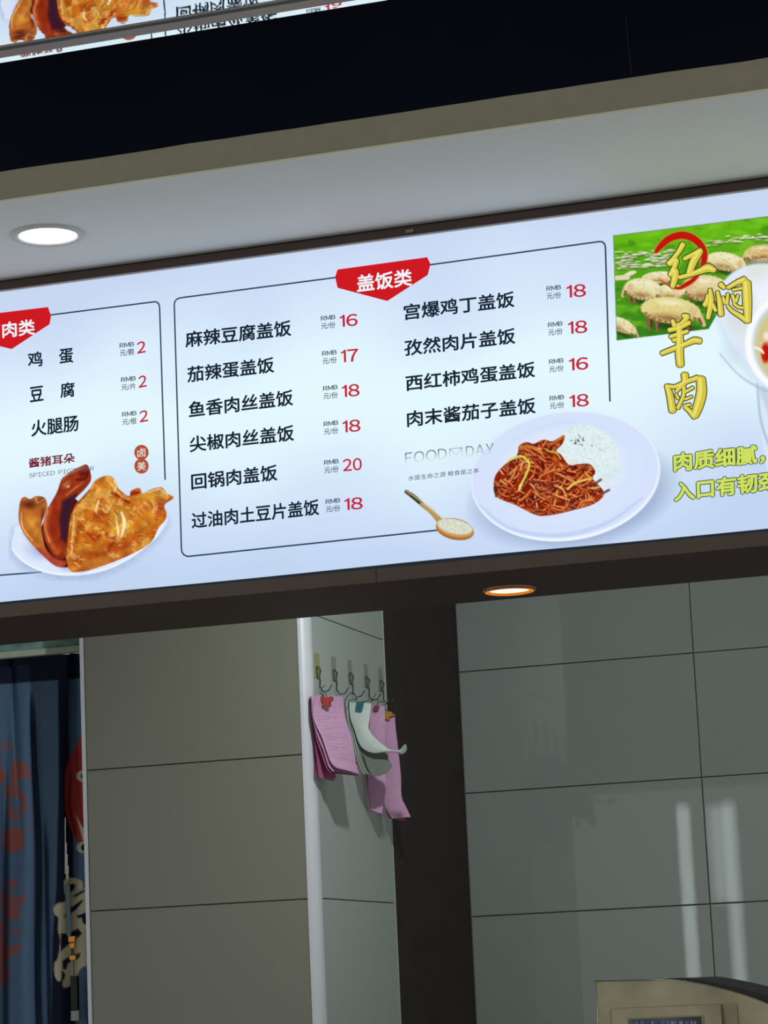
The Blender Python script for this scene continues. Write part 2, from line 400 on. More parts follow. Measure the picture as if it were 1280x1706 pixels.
def text(name, s, bl, br, h, mat, layer='text', bold=0.0, frame=None, parent=None, lean=0.03, bb_from=None):
    """lays a line of lettering between bottom-left and bottom-right points on the sign face"""
    if frame: bl = tf(frame, bl); br = tf(frame, br); h = h/frame[2]
    co, fs = text_mesh(s, max(bold, 0))
    ref = text_mesh(s, bb_from)[0] if bb_from is not None else co
    x0, y0 = ref[:, 0].min(), ref[:, 1].min(); x1, y1 = ref[:, 0].max(), ref[:, 1].max()
    U_ = (co[:, 0]-x0)/(x1-x0); V_ = (co[:, 1]-y0)/(y1-y0)
    vs = []
    for u_, v_ in zip(U_, V_):
        px = bl[0]+(br[0]-bl[0])*u_-lean*h*v_; py = bl[1]+(br[1]-bl[1])*u_-h*v_
        vs.append(P((px, py), layer))
    return obj(name, vs, fs, mat, parent or sign)
def tf(fr, p): return (p[0]/fr[2]+fr[0], p[1]/fr[2]+fr[1])
C3, C4, C5 = (0, 480, 3.16), (280, 400, 3.16), (640, 400, 3.16)
C6, CB, CC = (980, 340, 3.047), (1080, 370, 6.4), (1080, 520, 6.4)

def strip(name, pts, wd, mat, layer='line', parent=None):
    """thin printed line of constant pixel-free width (metres) along points on the face"""
    q = [Vector(P(p, layer)) for p in pts]; v = []; f = []
    for i, c in enumerate(q):
        t = (q[min(i+1, len(q)-1)]-q[max(i-1, 0)]); t.y = 0; t.normalize(); nn = Vector((-t.z, 0, t.x))*wd/2
        v += [c+nn, c-nn]
    for i in range(len(q)-1): f.append((2*i, 2*i+1, 2*i+3, 2*i+2))
    return obj(name, v, f, mat, parent or sign)
def corner(a, c, b, n=6):
    return [((1-t)**2*a[0]+2*t*(1-t)*c[0]+t*t*b[0], (1-t)**2*a[1]+2*t*(1-t)*c[1]+t*t*b[1]) for t in [k/n for k in range(n+1)]]
W = 0.0026
strip('border_line', [(562, 462)]+corner((302, 496), (290, 497.5), (290.5, 509))+corner((302.3, 914), (303, 926), (314, 927))+[(732, 883)], W, M['line'])
strip('border_line', [(714, 441.5)]+corner((998, 402.6), (1008, 401.5), (1009, 412))+[(1016.6, 669)], W, M['line'])
strip('border_line', [(82, 525)]+corner((257, 502.8), (265, 502), (266, 512))+[(275.2, 799.5)], W, M['line'])
strip('border_line', [(-300, 990), (-100, 969), (0, 958.3), (70, 953)], W, M['line'])

def flat(name, pts, mat, layer, parent=None, frame=None):
    if frame: pts = [tf(frame, p) for p in pts]
    return obj(name, [P(p, layer) for p in pts], [tuple(range(len(pts)))], mat, parent or sign)
bd = flat('header_badge', [(562.6, 449), (712, 428.5), (717.5, 440), (713, 458), (645.5, 501.5), (562.6, 479.5), (558.5, 461.5)][::-1], M['badge'], 'badge')
text('badge_lettering', '盖饭类', (595, 487.5), (687, 476), 29, M['white'], 'text', 0.022, parent=bd)
bd = flat('header_badge', [(-48, 527), (80, 511.5), (85, 526), (82.8, 540), (19.5, 581.5), (-46, 566), (-50, 545)][::-1], M['badge'], 'badge')
text('badge_lettering', '卤肉类', (-24, 566.5), (58.5, 557.5), 26.5, M['white'], 'text', 0.022, parent=bd)

dishes = [(C4, '麻辣豆腐盖饭', (92, 568), (650, 504)), (C4, '茄辣蛋盖饭', (102, 752), (560, 698)), (C4, '鱼香肉丝盖饭', (110, 937), (660, 870)),
          (C4, '尖椒肉丝盖饭', (115, 1119), (665, 1056)), (C4, '回锅肉盖饭', (123, 1317), (577, 1265)), (C4, '过油肉土豆片盖饭', (125, 1522), (797, 1447)),
          (C5, '宫爆鸡丁盖饭', (105, 424), (688, 352)), (C5, '孜然肉片盖饭', (108, 612), (693, 545)), (C5, '西红柿鸡蛋盖饭', (115, 798), (797, 722)),
          (C5, '肉末酱茄子盖饭', (122, 986), (800, 912)), (C3, '火腿肠', (165, 784), (415, 752)),
          (C3, '鸡', (147, 417), (225, 411)), (C3, '蛋', (312, 402), (387, 393)), (C3, '豆', (158, 602), (230, 592)), (C3, '腐', (318, 580), (395, 572))]
for fr, s, a, b in dishes:
    text('dish_name', s, a, b, 86 if len(s) > 1 else 80, M['ink'], 'text', 0.022, fr)
prices = [(C4, '16', 905, 1000, 387, 457, '份'), (C4, '17', 912, 1003, 572, 643, '份'), (C4, '18', 917, 1010, 756, 827, '份'), (C4, '18', 920, 1015, 943, 1013, '份'),
          (C4, '20', 922, 1022, 1146, 1217, '份'), (C4, '18', 930, 1027, 1352, 1422, '份'),
          (C5, '18', 962, 1065, 230, 303, '份'), (C5, '18', 970, 1072, 421, 494, '份'), (C5, '16', 975, 1077, 615, 687, '份'), (C5, '18', 978, 1080, 808, 880, '份'),
          (C3, '2', 722, 768, 277, 344, '颗'), (C3, '2', 730, 773, 457, 524, '片'), (C3, '2', 735, 780, 640, 706, '根')]
for fr, s, xa, xb, yt, yb, un in prices:
    text('price_figure', s, (xa, yb+2), (xb, yb-6), yb-yt-5, M['inkred'], 'text', 0.016, fr)
    o = xa-(100 if fr is not C5 else 106)+(8 if fr is C3 else 0)
    text('unit_lettering', 'RMB', (o, yt+38), (o+77, yt+29), 24, M['inkgrey'], 'text', 0.022, fr)
    text('unit_lettering', '元/'+un, (o+2, yt+83), (o+77, yt+75), 34, M['inkgrey'], 'text', 0.012, fr)
text('caption', '酱猪耳朵', (152, 948), (395, 918), 52, M['maroon'], 'text', 0.026, C3)
text('caption', "SPICED PIG'S EAR", (153, 999), (495, 960), 27, M['inkgrey'], 'text', 0.0, C3)
for cy, s in ((865, '卤'), (937, '美')):
    sl = flat('seal', [tf(C3, (745+38*math.cos(t), cy+40*math.sin(t))) for t in [-2*math.pi*k/28 for k in range(28)]], M['seal'], 'badge')
    text('seal_lettering', s, (724, cy+25), (768, cy+21), 46, M['white'], 'text', 0.0, C3, sl)
# faded slogan
mm, nn_, ll = new_mat('fading_ink'); nn_.remove(nn_['Principled BSDF'])
tc = nn_.new('ShaderNodeTexCoord'); sp = nn_.new('ShaderNodeSeparateXYZ'); ll.new(tc.outputs['Object'], sp.inputs[0])
mr = nn_.new('ShaderNodeMapRange'); za = P(tf(C5, (110, 1178)), 'text')[2]; mr.inputs[1].default_value = za-0.001; mr.inputs[2].default_value = za+0.016
ll.new(sp.outputs['Z'], mr.inputs[0]); ee = nn_.new('ShaderNodeEmission'); ee.inputs[0].default_value = (*s2l((110, 134, 136)), 1)
tt = nn_.new('ShaderNodeBsdfTransparent'); mx = nn_.new('ShaderNodeMixShader'); ll.new(mr.outputs[0], mx.inputs[0]); ll.new(tt.outputs[0], mx.inputs[1]); ll.new(ee.outputs[0], mx.inputs[2])
ll.new(mx.outputs[0], nn_['Material Output'].inputs[0])
text('slogan', 'FOOD', (112, 1178), (332, 1152), 58, mm, 'text', -0.012, C5)
text('slogan', 'DAY', (432, 1142), (580, 1124), 56, mm, 'text', -0.012, C5)
for a, b in (((345, 1100), (410, 1092)), ((410, 1092), (412, 1145)), ((412, 1145), (348, 1152)), ((348, 1152), (345, 1100)), ((345, 1100), (382, 1132)), ((382, 1132), (410, 1092))):
    strip('slogan_mark', [tf(C5, a), tf(C5, b)], 0.0009, mm, 'text')
text('tagline', '水是生命之源 粮食是之本', (128, 1268), (500, 1225), 27, M['ink'], 'text', 0.0, C5)
# two-line lime caption with dark outline
for s, a, b in (('肉质细腻，', (436, 1362), (900, 1316)), ('入口有韧劲', (438, 1512), (968, 1450))):
    text('caption_outline', s, a, b, 98, M['limeline'], 'text', 0.078, C6, bb_from=0.03)
    text('caption', s, a, b, 98, M['lime'], 'out', 0.034, C6, bb_from=0.03)

# ------------------------------------------------------------------ printed photographs, painted stroke by stroke in numbers
def vnoise(X, Y, s, seed):
    r = np.random.RandomState(seed); g = r.rand(64, 64)
    x = X/s; y = Y/s; xi = np.floor(x).astype(int); yi = np.floor(y).astype(int); fx = x-xi; fy = y-yi
    fx = fx*fx*(3-2*fx); fy = fy*fy*(3-2*fy)
    G = lambda a, b: g[a % 64, b % 64]
    return (G(xi, yi)*(1-fx)+G(xi+1, yi)*fx)*(1-fy)+(G(xi, yi+1)*(1-fx)+G(xi+1, yi+1)*fx)*fy
def fbm(X, Y, s, seed, o=4):
    t = 0; a = 0.5
    for k in range(o): t = t+a*vnoise(X, Y, s/2**k, seed+k); a *= 0.5
    return t/(1-0.5**o)
class Canvas:
    def __init__(s, x0, y0, x1, y1, step=1.0):
        s.step = step; xs = np.arange(x0, x1+step/2, step); ys = np.arange(y0, y1+step/2, step)
        s.X, s.Y = np.meshgrid(xs, ys); s.x0, s.y0 = x0, y0
        s.c = np.zeros(s.X.shape+(3,)); s.a = np.zeros(s.X.shape); s.clip = None; s.fr = None
    def win(s, pts, m):
        xs = [p[0] for p in pts]; ys = [p[1] for p in pts]
        i0 = max(0, int((min(ys)-m-s.y0)/s.step)); i1 = min(s.X.shape[0], int((max(ys)+m-s.y0)/s.step)+2)
        j0 = max(0, int((min(xs)-m-s.x0)/s.step)); j1 = min(s.X.shape[1], int((max(xs)+m-s.x0)/s.step)+2)
        return slice(i0, i1), slice(j0, j1)
    def put(s, w_, mask, rgb, keep=False):
        if s.clip is not None: mask = mask*s.clip[w_]
        if not isinstance(rgb, np.ndarray): rgb = np.array(rgb, float)/255
        a0 = s.a[w_]
        if keep: mask = mask*(a0 > 0)
        na = mask+a0*(1-mask)
        k = np.where(na > 1e-6, mask/np.maximum(na, 1e-6), 0)[..., None]
        s.c[w_] = s.c[w_]*(1-k)+rgb*k; s.a[w_] = na
    def T(s, pts): return [tf(s.fr, p[:2])+tuple(q/s.fr[2] for q in p[2:]) for p in pts] if s.fr else pts
    def pmask(s, pts, soft, raw=False):
        pts = s.T(pts if raw else smooth_poly(pts)); w_ = s.win(pts, soft+2); X, Y = s.X[w_], s.Y[w_]
        ins = np.zeros(X.shape, bool); d = np.full(X.shape, 1e9); n = len(pts)
        for i in range(n):
            (ax, ay), (bx, by) = pts[i][:2], pts[(i+1) % n][:2]
            if ay != by:
                c = ((ay > Y) != (by > Y)) & (X < (bx-ax)*(Y-ay)/(by-ay)+ax); ins ^= c
            L = (bx-ax)**2+(by-ay)**2+1e-9; t = np.clip(((X-ax)*(bx-ax)+(Y-ay)*(by-ay))/L, 0, 1)
            d = np.minimum(d, np.hypot(X-ax-t*(bx-ax), Y-ay-t*(by-ay)))
        sd = np.where(ins, d, -d); return w_, np.clip(sd/soft+0.5, 0, 1), sd
    def poly(s, pts, rgb, soft=1.0, op=1.0, keep=False):
        w_, m, sd = s.pmask(pts, soft); s.put(w_, m*op, rgb, keep); return w_, m, sd
    def blob(s, x, y, rx, ry, rgb, rot=0, op=1.0, soft=0.4, keep=False):
        q = s.T([(x, y, rx, ry)])[0]; x, y, rx, ry = q
        r = max(rx, ry)*1.3; w_ = s.win([(x-r, y-r), (x+r, y+r)], 1); X, Y = s.X[w_]-x, s.Y[w_]-y
        t = math.radians(rot); u = (X*math.cos(t)+Y*math.sin(t))/rx; v = (-X*math.sin(t)+Y*math.cos(t))/ry
        d = np.hypot(u, v); s.put(w_, np.clip((1-d)/soft+0.5*(soft < 0.3), 0, 1)*op, rgb, keep)
    def stroke(s, pts, rgb, op=1.0, soft=0.9, keep=False):
        pts = s.T(curve(pts)); mw = max(p[2] for p in pts); w_ = s.win(pts, mw+2); X, Y = s.X[w_], s.Y[w_]; m = np.zeros(X.shape)
        for i in range(len(pts)-1):
            ax, ay, aw = pts[i][:3]; bx, by, bw = pts[i+1][:3]
            L = (bx-ax)**2+(by-ay)**2+1e-9; t = np.clip(((X-ax)*(bx-ax)+(Y-ay)*(by-ay))/L, 0, 1)
            d = np.hypot(X-ax-t*(bx-ax), Y-ay-t*(by-ay)); m = np.maximum(m, np.clip(((aw+(bw-aw)*t)/2-d)/soft+0.5, 0, 1))
        s.put(w_, m*op, rgb, keep)
    def mul(s, fld, mask=None):
        k = fld[..., None] if mask is None else (1+(fld-1)*mask)[..., None]
        s.c = np.clip(s.c*k, 0, 1)
    def build(s, name, layer, parent, mat=None, pos=None, cut=0.02):
        H, Wd = s.X.shape; A = s.a
        d = np.stack([_F[k]*FPX+_R[k]*(s.X-640)-_U[k]*(s.Y-853) for k in range(3)], -1)
        Yp = np.full(s.X.shape, LAY[layer]) if pos is None else pos
        co = CAM+d*((Yp-CAM[1])/d[..., 1])[..., None]
        idx = np.arange(H*Wd).reshape(H, Wd)
        q = np.stack([idx[:-1, :-1], idx[1:, :-1], idx[1:, 1:], idx[:-1, 1:]], -1).reshape(-1, 4)
        am = np.maximum.reduce([A[:-1, :-1], A[1:, :-1], A[1:, 1:], A[:-1, 1:]]).reshape(-1)
        q = q[am > cut]; used = np.unique(q); rm = np.full(H*Wd, -1); rm[used] = np.arange(len(used)); q = rm[q]
        co = co.reshape(-1, 3)[used]; lin = np.clip(s.c.reshape(-1, 3)[used], 0, 1)
        lin = np.where(lin <= 0.04045, lin/12.92, ((lin+0.055)/1.055)**2.4)
        rgba = np.concatenate([lin, A.reshape(-1, 1)[used]], 1)
        me = bpy.data.meshes.new(name); me.vertices.add(len(co)); me.vertices.foreach_set('co', co.reshape(-1))
        me.loops.add(q.size); me.loops.foreach_set('vertex_index', q.reshape(-1).astype(np.int32))
        me.polygons.add(len(q)); me.polygons.foreach_set('loop_start', np.arange(0, q.size, 4, dtype=np.int32))
        at = me.color_attributes.new('ink', 'FLOAT_COLOR', 'POINT'); at.data.foreach_set('color', rgba.reshape(-1))
        me.materials.append(mat or M['photo']); me.update(calc_edges=True); me.validate()
        if pos is not None: me.shade_smooth()
        o = bpy.data.objects.new(name, me); COL.objects.link(o); o.parent = parent
        return o
def curve(pts, n=5):
    """Catmull-Rom through points that carry extra values (width)"""
    if len(pts) < 3: return [tuple(p) for p in pts]
    P_ = [np.array(p, float) for p in pts]; P_ = [2*P_[0]-P_[1]]+P_+[2*P_[-1]-P_[-2]]; out = []
    for i in range(1, len(P_)-2):
        for k in range(n):
            t = k/n; a, b, c, d = P_[i-1:i+3]
            out.append(tuple(0.5*((2*b)+(c-a)*t+(2*a-5*b+4*c-d)*t*t+(3*b-a-3*c+d)*t**3)))
    out.append(tuple(P_[-2])); return out
def smooth_poly(pts):
    if len(pts) < 9: return pts
    n = len(pts); P_ = [np.array(p[:2], float) for p in pts]; out = []
    for i in range(n):
        a, b, c, d = P_[(i-1) % n], P_[i], P_[(i+1) % n], P_[(i+2) % n]
        for t in (0, 0.25, 0.5, 0.75): out.append(tuple(0.5*((2*b)+(c-a)*t+(2*a-5*b+4*c-d)*t*t+(3*b-a-3*c+d)*t**3)))
    return out

BOARD = (212, 228, 250)
# ---- braised pig ears on a plate
cv = Canvas(14, 768, 296, 968, 0.9); cv.fr = C3
plate = [(100, 1245), (72, 1295), (60, 1355), (82, 1410), (150, 1462), (230, 1497), (330, 1514), (450, 1510), (570, 1482), (690, 1424), (790, 1348), (850, 1285), (878, 1200), (700, 1200), (300, 1250)]
cv.poly([(x-4, y+16) for x, y in plate], (150, 170, 205), 20, 0.7)
cv.poly(plate, (222, 232, 252), 1.2)
cv.stroke([(66, 1370, 8), (150, 1455, 8), (330, 1506, 9), (570, 1474, 9), (790, 1340, 7), (870, 1220, 6)], (242, 248, 255), 0.9, 2)
cv.blob(180, 1390, 90, 46, (176, 196, 232), 35, 0.8, 1.0)
cv.poly([(120, 1290), (200, 1400), (330, 1480), (430, 1498), (700, 1390), (600, 1300)], (150, 150, 190), 8, 0.6)
ear1 = [(105, 1125), (128, 1098), (158, 1110), (192, 1094), (236, 1104), (250, 1150), (236, 1190), (218, 1260), (240, 1370), (300, 1420), (348, 1440), (332, 1466), (290, 1462), (220, 1402), (170, 1350), (125, 1290), (98, 1220)]
cv.poly([(215, 1260), (300, 1090), (400, 1110), (420, 1130), (372, 1300), (372, 1470), (320, 1470), (240, 1400)], (92, 30, 30), 1.5)
cv.poly(ear1, (196, 112, 44), 1.2)
rp = random.Random(11)
w_, m, sd = cv.pmask(ear1, 1.2); cl = np.zeros(cv.a.shape); cl[w_] = m; cv.clip = cl
cv.blob(150, 1140, 60, 34, (104, 44, 34), 0, 0.9, 0.8); cv.blob(215, 1120, 30, 26, (150, 70, 40), 0, 0.8, 0.8); cv.blob(165, 1230, 46, 50, (236, 168, 62), 60, 0.85, 1.0)
cv.blob(195, 1290, 26, 80, (222, 150, 60), -35, 0.8, 1.0); cv.blob(228, 1200, 20, 60, (120, 40, 26), 0, 0.8, 0.8)
cv.stroke([(200, 1380, 30), (270, 1435, 34), (345, 1455, 30)], (186, 62, 60), 0.8, 5); cv.stroke([(240, 1330, 14), (270, 1400, 20), (340, 1432, 22)], (108, 34, 34), 0.8, 4)
cv.stroke([(112, 1180, 6), (120, 1260, 8), (170, 1330, 5)], (250, 214, 140), 0.7, 2); cv.stroke([(190, 1100, 5), (196, 1130, 6), (235, 1110, 4)], (240, 200, 170), 0.6, 2)
cv.clip = None
ear2 = [(300, 1072), (322, 1010), (345, 985), (385, 958), (425, 938), (455, 928), (472, 952), (480, 1010), (445, 1060), (395, 1110), (372, 1150), (352, 1300), (348, 1400), (322, 1426), (280, 1402), (242, 1340), (226, 1270), (240, 1185), (268, 1130)]
cv.poly(ear2, (158, 58, 30), 1.2); w_, m, sd = cv.pmask(ear2, 1.2); cl = np.zeros(cv.a.shape); cl[w_] = m; cv.clip = cl
cv.poly([(330, 1120), (405, 1085), (380, 1150), (362, 1300), (350, 1340), (322, 1320), (316, 1220)], (52, 24, 48), 6, 0.95)
cv.stroke([(262, 1150, 26), (242, 1230, 28), (252, 1310, 26), (300, 1395, 22)], (206, 92, 44), 0.85, 5)
cv.stroke([(300, 1160, 20), (285, 1250, 22), (296, 1330, 20)], (168, 52, 26), 0.9, 5)
cv.stroke([(252, 1170, 6), (236, 1250, 7), (262, 1340, 6)], (236, 158, 92), 0.8, 2)
cv.blob(350, 1030, 40, 26, (206, 112, 62), -40, 0.9, 0.9); cv.blob(360, 1045, 14, 10, (244, 206, 176), -30, 0.8, 0.8); cv.blob(440, 975, 34, 26, (120, 26, 26), 0, 0.9, 0.7)
cv.stroke([(330, 1010, 6), (360, 980, 8), (440, 945, 6)], (226, 150, 110), 0.7, 3); cv.stroke([(400, 1010, 10), (450, 1000, 14), (468, 960, 8)], (96, 20, 22), 0.7, 3)
cv.stroke([(350, 1090, 8), (400, 1050, 10), (440, 1020, 6)], (214, 120, 60), 0.8, 3); cv.blob(310, 1380, 24, 30, (196, 80, 36), 0, 0.8, 0.9)
cv.clip = None
ear3 = [(372, 1490), (352, 1440), (347, 1390), (360, 1300), (372, 1200), (402, 1135), (470, 1060), (500, 1015), (545, 990), (585, 990), (610, 1020), (625, 1055), (678, 1095), (690, 1066), (735, 1052), (752, 1082), (788, 1062), (850, 1048), (880, 1080), (916, 1104), (866, 1142), (878, 1185), (868, 1225), (835, 1262), (800, 1332), (730, 1382), (600, 1440), (480, 1482), (420, 1492)]
cv.poly(ear3, (206, 112, 34), 1.2); w_, m, sd = cv.pmask(ear3, 1.2); cl = np.zeros(cv.a.shape); cl[w_] = m; cv.clip = cl
N1 = fbm(cv.X, cv.Y, 26, 21); N2 = fbm(cv.X, cv.Y, 9, 31); N3 = fbm(cv.X+0.6*cv.Y, cv.Y-0.5*cv.X, 16, 41)
full = (slice(None), slice(None))
cv.put(full, np.clip((N1-0.5)*5, 0, 1)*0.8, (238, 176, 56), True)
cv.put(full, np.clip((0.42-N1)*7, 0, 1)*0.8, (178, 70, 22), True)
cv.blob(630, 1190, 105, 74, (232, 184, 62), 10, 0.8, 1.0); cv.blob(760, 1230, 80, 90, (222, 142, 36), 0, 0.75, 1.0)
cv.blob(500, 1330, 70, 50, (196, 92, 26), 20, 0.7, 1.0); cv.blob(490, 1300, 30, 24, (206, 78, 24), 0, 0.8, 1.0); cv.blob(640, 1110, 50, 22, (176, 52, 20), 25, 0.9, 0.9)
cv.blob(840, 1150, 34, 60, (170, 62, 44), 10, 0.9, 0.9); cv.blob(740, 1150, 50, 30, (214, 100, 40), 0, 0.7, 1.0); cv.blob(710, 1080, 28, 20, (190, 62, 34), 0, 0.9, 0.8)
cv.blob(880, 1108, 34, 16, (170, 76, 40), 0, 0.9, 0.8); cv.blob(830, 1075, 34, 16, (206, 134, 90), 0, 0.9, 0.8)
cv.stroke([(385, 1180, 26), (372, 1300, 30), (366, 1420, 34)], (190, 96, 34), 0.7, 6); cv.stroke([(470, 1080, 30), (420, 1180, 24), (392, 1300, 16)], (236, 164, 50), 0.8, 6)
cv.stroke([(560, 1040, 40), (500, 1130, 30), (440, 1240, 24)], (216, 120, 34), 0.7, 8); cv.stroke([(570, 1060, 8), (520, 1140, 9), (480, 1240, 7)], (176, 70, 22), 0.7, 2.5)
cv.stroke([(560, 1002, 8), (600, 1050, 10), (650, 1105, 10), (680, 1110, 6)], (240, 190, 110), 0.8, 2.5); cv.stroke([(590, 1075, 10), (640, 1105, 14), (680, 1130, 8)], (140, 40, 20), 0.8, 3)
cv.stroke([(400, 1470, 34), (520, 1440, 40), (680, 1380, 34), (780, 1320, 20)], (206, 128, 52), 0.75, 7)
cv.stroke([(640, 1180, 9), (655, 1240, 18), (640, 1310, 8)], (255, 250, 225), 0.9, 2.5); cv.stroke([(610, 1200, 6), (622, 1280, 12), (618, 1310, 6)], (252, 232, 180), 0.85, 2)
cv.stroke([(520, 1120, 9), (505, 1170, 9), (512, 1190, 5)], (255, 240, 206), 0.85, 2); cv.stroke([(540, 1160, 6), (560, 1180, 8), (600, 1120, 4)], (252, 230, 170), 0.7, 2)
cv.stroke([(800, 1120, 7), (812, 1150, 8), (806, 1180, 5)], (255, 226, 190), 0.8, 2); cv.stroke([(372, 1330, 6), (380, 1370, 10), (374, 1400, 6)], (255, 226, 160), 0.7, 2)
cv.stroke([(392, 1170, 10), (386, 1260, 14), (380, 1340, 10)], (250, 206, 120), 0.85, 3)
cv.stroke([(425, 1160, 12), (410, 1260, 12), (400, 1360, 10)], (170, 72, 26), 0.7, 4)
cv.stroke([(500, 1200, 30), (560, 1230, 34), (560, 1280, 20)], (196, 84, 28), 0.55, 8); cv.stroke([(700, 1110, 18), (780, 1130, 22), (830, 1200, 24), (800, 1290, 20)], (188, 84, 36), 0.6, 7)
cv.stroke([(640, 1340, 26), (720, 1310, 30), (790, 1240, 18)], (190, 88, 30), 0.5, 8); cv.stroke([(560, 1300, 14), (600, 1330, 18), (580, 1360, 12)], (160, 56, 22), 0.7, 4)
cv.stroke([(380, 1440, 16), (440, 1400, 18), (520, 1390, 10)], (176, 84, 36), 0.6, 5); cv.stroke([(460, 1290, 14), (500, 1320, 18), (530, 1300, 12)], (170, 52, 18), 0.8, 4)
cv.stroke([(780, 1075, 8), (840, 1058, 9), (880, 1085, 7)], (250, 220, 180), 0.7, 2); cv.stroke([(600, 1010, 7), (612, 1040, 8), (600, 1075, 6)], (252, 226, 180), 0.85, 2)
cv.stroke([(690, 1085, 16), (730, 1075, 14)], (150, 40, 22), 0.8, 3)
for k in range(160):
    x, y = rp.uniform(360, 860), rp.uniform(1080, 1480); t = rp.uniform(-0.9, 0.2); L = rp.uniform(10, 34)
    cc = rp.choice([(250, 206, 110), (184, 76, 24), (240, 170, 60), (160, 60, 20), (252, 222, 150), (226, 126, 40)])
    cv.stroke([(x, y, rp.uniform(3, 8)), (x+L*math.cos(t), y-L*math.sin(t)+rp.uniform(-5, 5), rp.uniform(2, 6))], cc, rp.uniform(0.35, 0.75), 2)
cv.put(full, np.clip((N3-0.56)*9, 0, 1)*0.45, (252, 214, 120), True)
cv.clip = None
cv.stroke([(350, 1410, 6), (352, 1290, 7), (378, 1180, 6), (470, 1066, 5)], (112, 36, 20), 0.7, 2.5)
col_ = (cv.c.max(-1)-cv.c.min(-1) > 0.2).astype(float)
cv.mul(0.84+0.32*N2, col_)
cv.c = np.clip((cv.c+(cv.c-0.5)*0.12*col_[..., None])*(1-0.07*col_[..., None]), 0, 1); gr_ = cv.c.mean(-1, keepdims=True); cv.c = cv.c+(gr_-cv.c)*0.10*col_[..., None]
cv.build('pig_ear_photo', 'photo', sign)

# ---- rice plate with red stir-fry
cv = Canvas(776, 676, 1150, 928, 0.9); cv.fr = None
cv.blob(990, 850, 130, 62, (150, 172, 205), -14, 0.55, 0.7)
cv.blob(955, 824, 166, 84, (140, 160, 196), -9, 0.6, 0.25)
cv.blob(943, 794, 158.5, 107, (240, 246, 255), -8, 1, 0.02)
cv.blob(942, 791.5, 156.5, 104, (214, 226, 252), -8, 1, 0.03)
cv.blob(940, 786, 140, 90, (222, 234, 253), -8, 0.9, 0.3); cv.blob(938, 782, 122, 80, (206, 219, 248), -8, 0.6, 0.12); cv.blob(938, 784, 112, 72, (222, 234, 252), -8, 0.8, 0.2)
cv.stroke([(800, 842, 3), (850, 880, 6), (930, 892, 7), (1010, 872, 6), (1070, 830, 3)], (188, 204, 240), 0.7, 4)
cv.fr = C5
rice = [(905, 1085), (935, 1020), (985, 985), (1050, 972), (1125, 990), (1200, 1040), (1238, 1120), (1236, 1215), (1200, 1290), (1140, 1325), (1090, 1300), (1080, 1200), (1000, 1200), (935, 1140)]
w_, m, sd = cv.poly(rice, (224, 238, 242), 5)
cl = np.zeros(cv.a.shape); cl[w_] = m; cv.clip = cl
for k in range(700):
    x, y = rp.uniform(900, 1240), rp.uniform(970, 1330); t = rp.uniform(0, 3.1)
    cv.stroke([(x, y, 5), (x+12*math.cos(t), y+12*math.sin(t), 4)], rp.choice([(240, 250, 252), (206, 222, 226), (228, 240, 242), (190, 208, 212)]), 0.6, 1.2)
cv.blob(1190, 1240, 60, 80, (206, 222, 236), 20, 0.4, 1.0); cv.blob(1000, 1180, 60, 20, (226, 220, 190), 20, 0.7, 1)
cv.clip = None
for k in range(16):
    x, y = 1035+rp.gauss(0, 22), 1060+rp.gauss(0, 14); t = rp.uniform(0, 3); cv.stroke([(x, y, 4), (x+9*math.cos(t), y+9*math.sin(t), 4)], (40, 52, 48), 0.8, 1)
cv.stroke([(1090, 1080, 4), (1100, 1085, 4)], (60, 70, 66), 0.7, 1); cv.stroke([(1135, 1100, 3), (1142, 1108, 3)], (60, 70, 66), 0.7, 1)
nood = [(578, 1300), (590, 1235), (640, 1180), (700, 1135), (712, 1085), (750, 1065), (790, 1072), (840, 1052), (890, 1060), (948, 1028), (940, 1070), (905, 1110), (930, 1130), (975, 1185), (1030, 1180), (1085, 1182), (1112, 1220), (1100, 1258), (1158, 1330), (1110, 1385), (1000, 1420), (860, 1450), (790, 1442), (700, 1397), (612, 1362), (585, 1335)]
w_, m, sd = cv.poly(nood, (128, 30, 14), 2)
cl = np.zeros(cv.a.shape); cl[w_] = m; cv.clip = np.clip(cl*1.0, 0, 1)
pal = [(206, 92, 34), (176, 56, 22), (226, 132, 52), (148, 34, 16), (196, 72, 26), (104, 22, 14), (236, 160, 84), (214, 108, 40), (86, 16, 18), (190, 50, 30)]
for k in range(520):
    x, y = rp.uniform(570, 1160), rp.uniform(1035, 1450); t = rp.choice([rp.uniform(-0.9, 0.9), rp.uniform(-1.8, 1.8)]); L = rp.uniform(40, 110); b_ = rp.uniform(-0.8, 0.8)
    pts = [(x, y, rp.uniform(6, 11)), (x+L/2*math.cos(t), y-L/2*math.sin(t), rp.uniform(7, 14)), (x+L/2*math.cos(t)+L/2*math.cos(t+b_), y-L/2*math.sin(t)-L/2*math.sin(t+b_), 6)]
    q = [(a_, c_+4, d_+3) for a_, c_, d_ in pts]; cv.stroke(q, (92, 18, 10), 0.5, 2.5)
    cc = rp.choice(pal); cv.stroke(pts, cc, 0.85, 1.6)
    if rp.random() < 0.5: cv.stroke([(a_-1, c_-2, 4) for a_, c_, d_ in pts], (248, 190, 120), 0.7, 1.5)
cv.clip = None
cv.stroke([(660, 1158, 11), (720, 1138, 13), (762, 1170, 12), (755, 1220, 12), (715, 1300, 12)], (222, 214, 84), 0.95, 1.5)
cv.stroke([(968, 1310, 13), (1005, 1280, 12), (1060, 1262, 11), (1098, 1256, 7)], (232, 206, 92), 0.95, 1.5)
cv.stroke([(720, 1290, 15), (712, 1312, 14)], (236, 222, 110), 0.9, 1.5); cv.stroke([(900, 1290, 10), (940, 1310, 12), (960, 1350, 8)], (224, 196, 120), 0.8, 1.5)
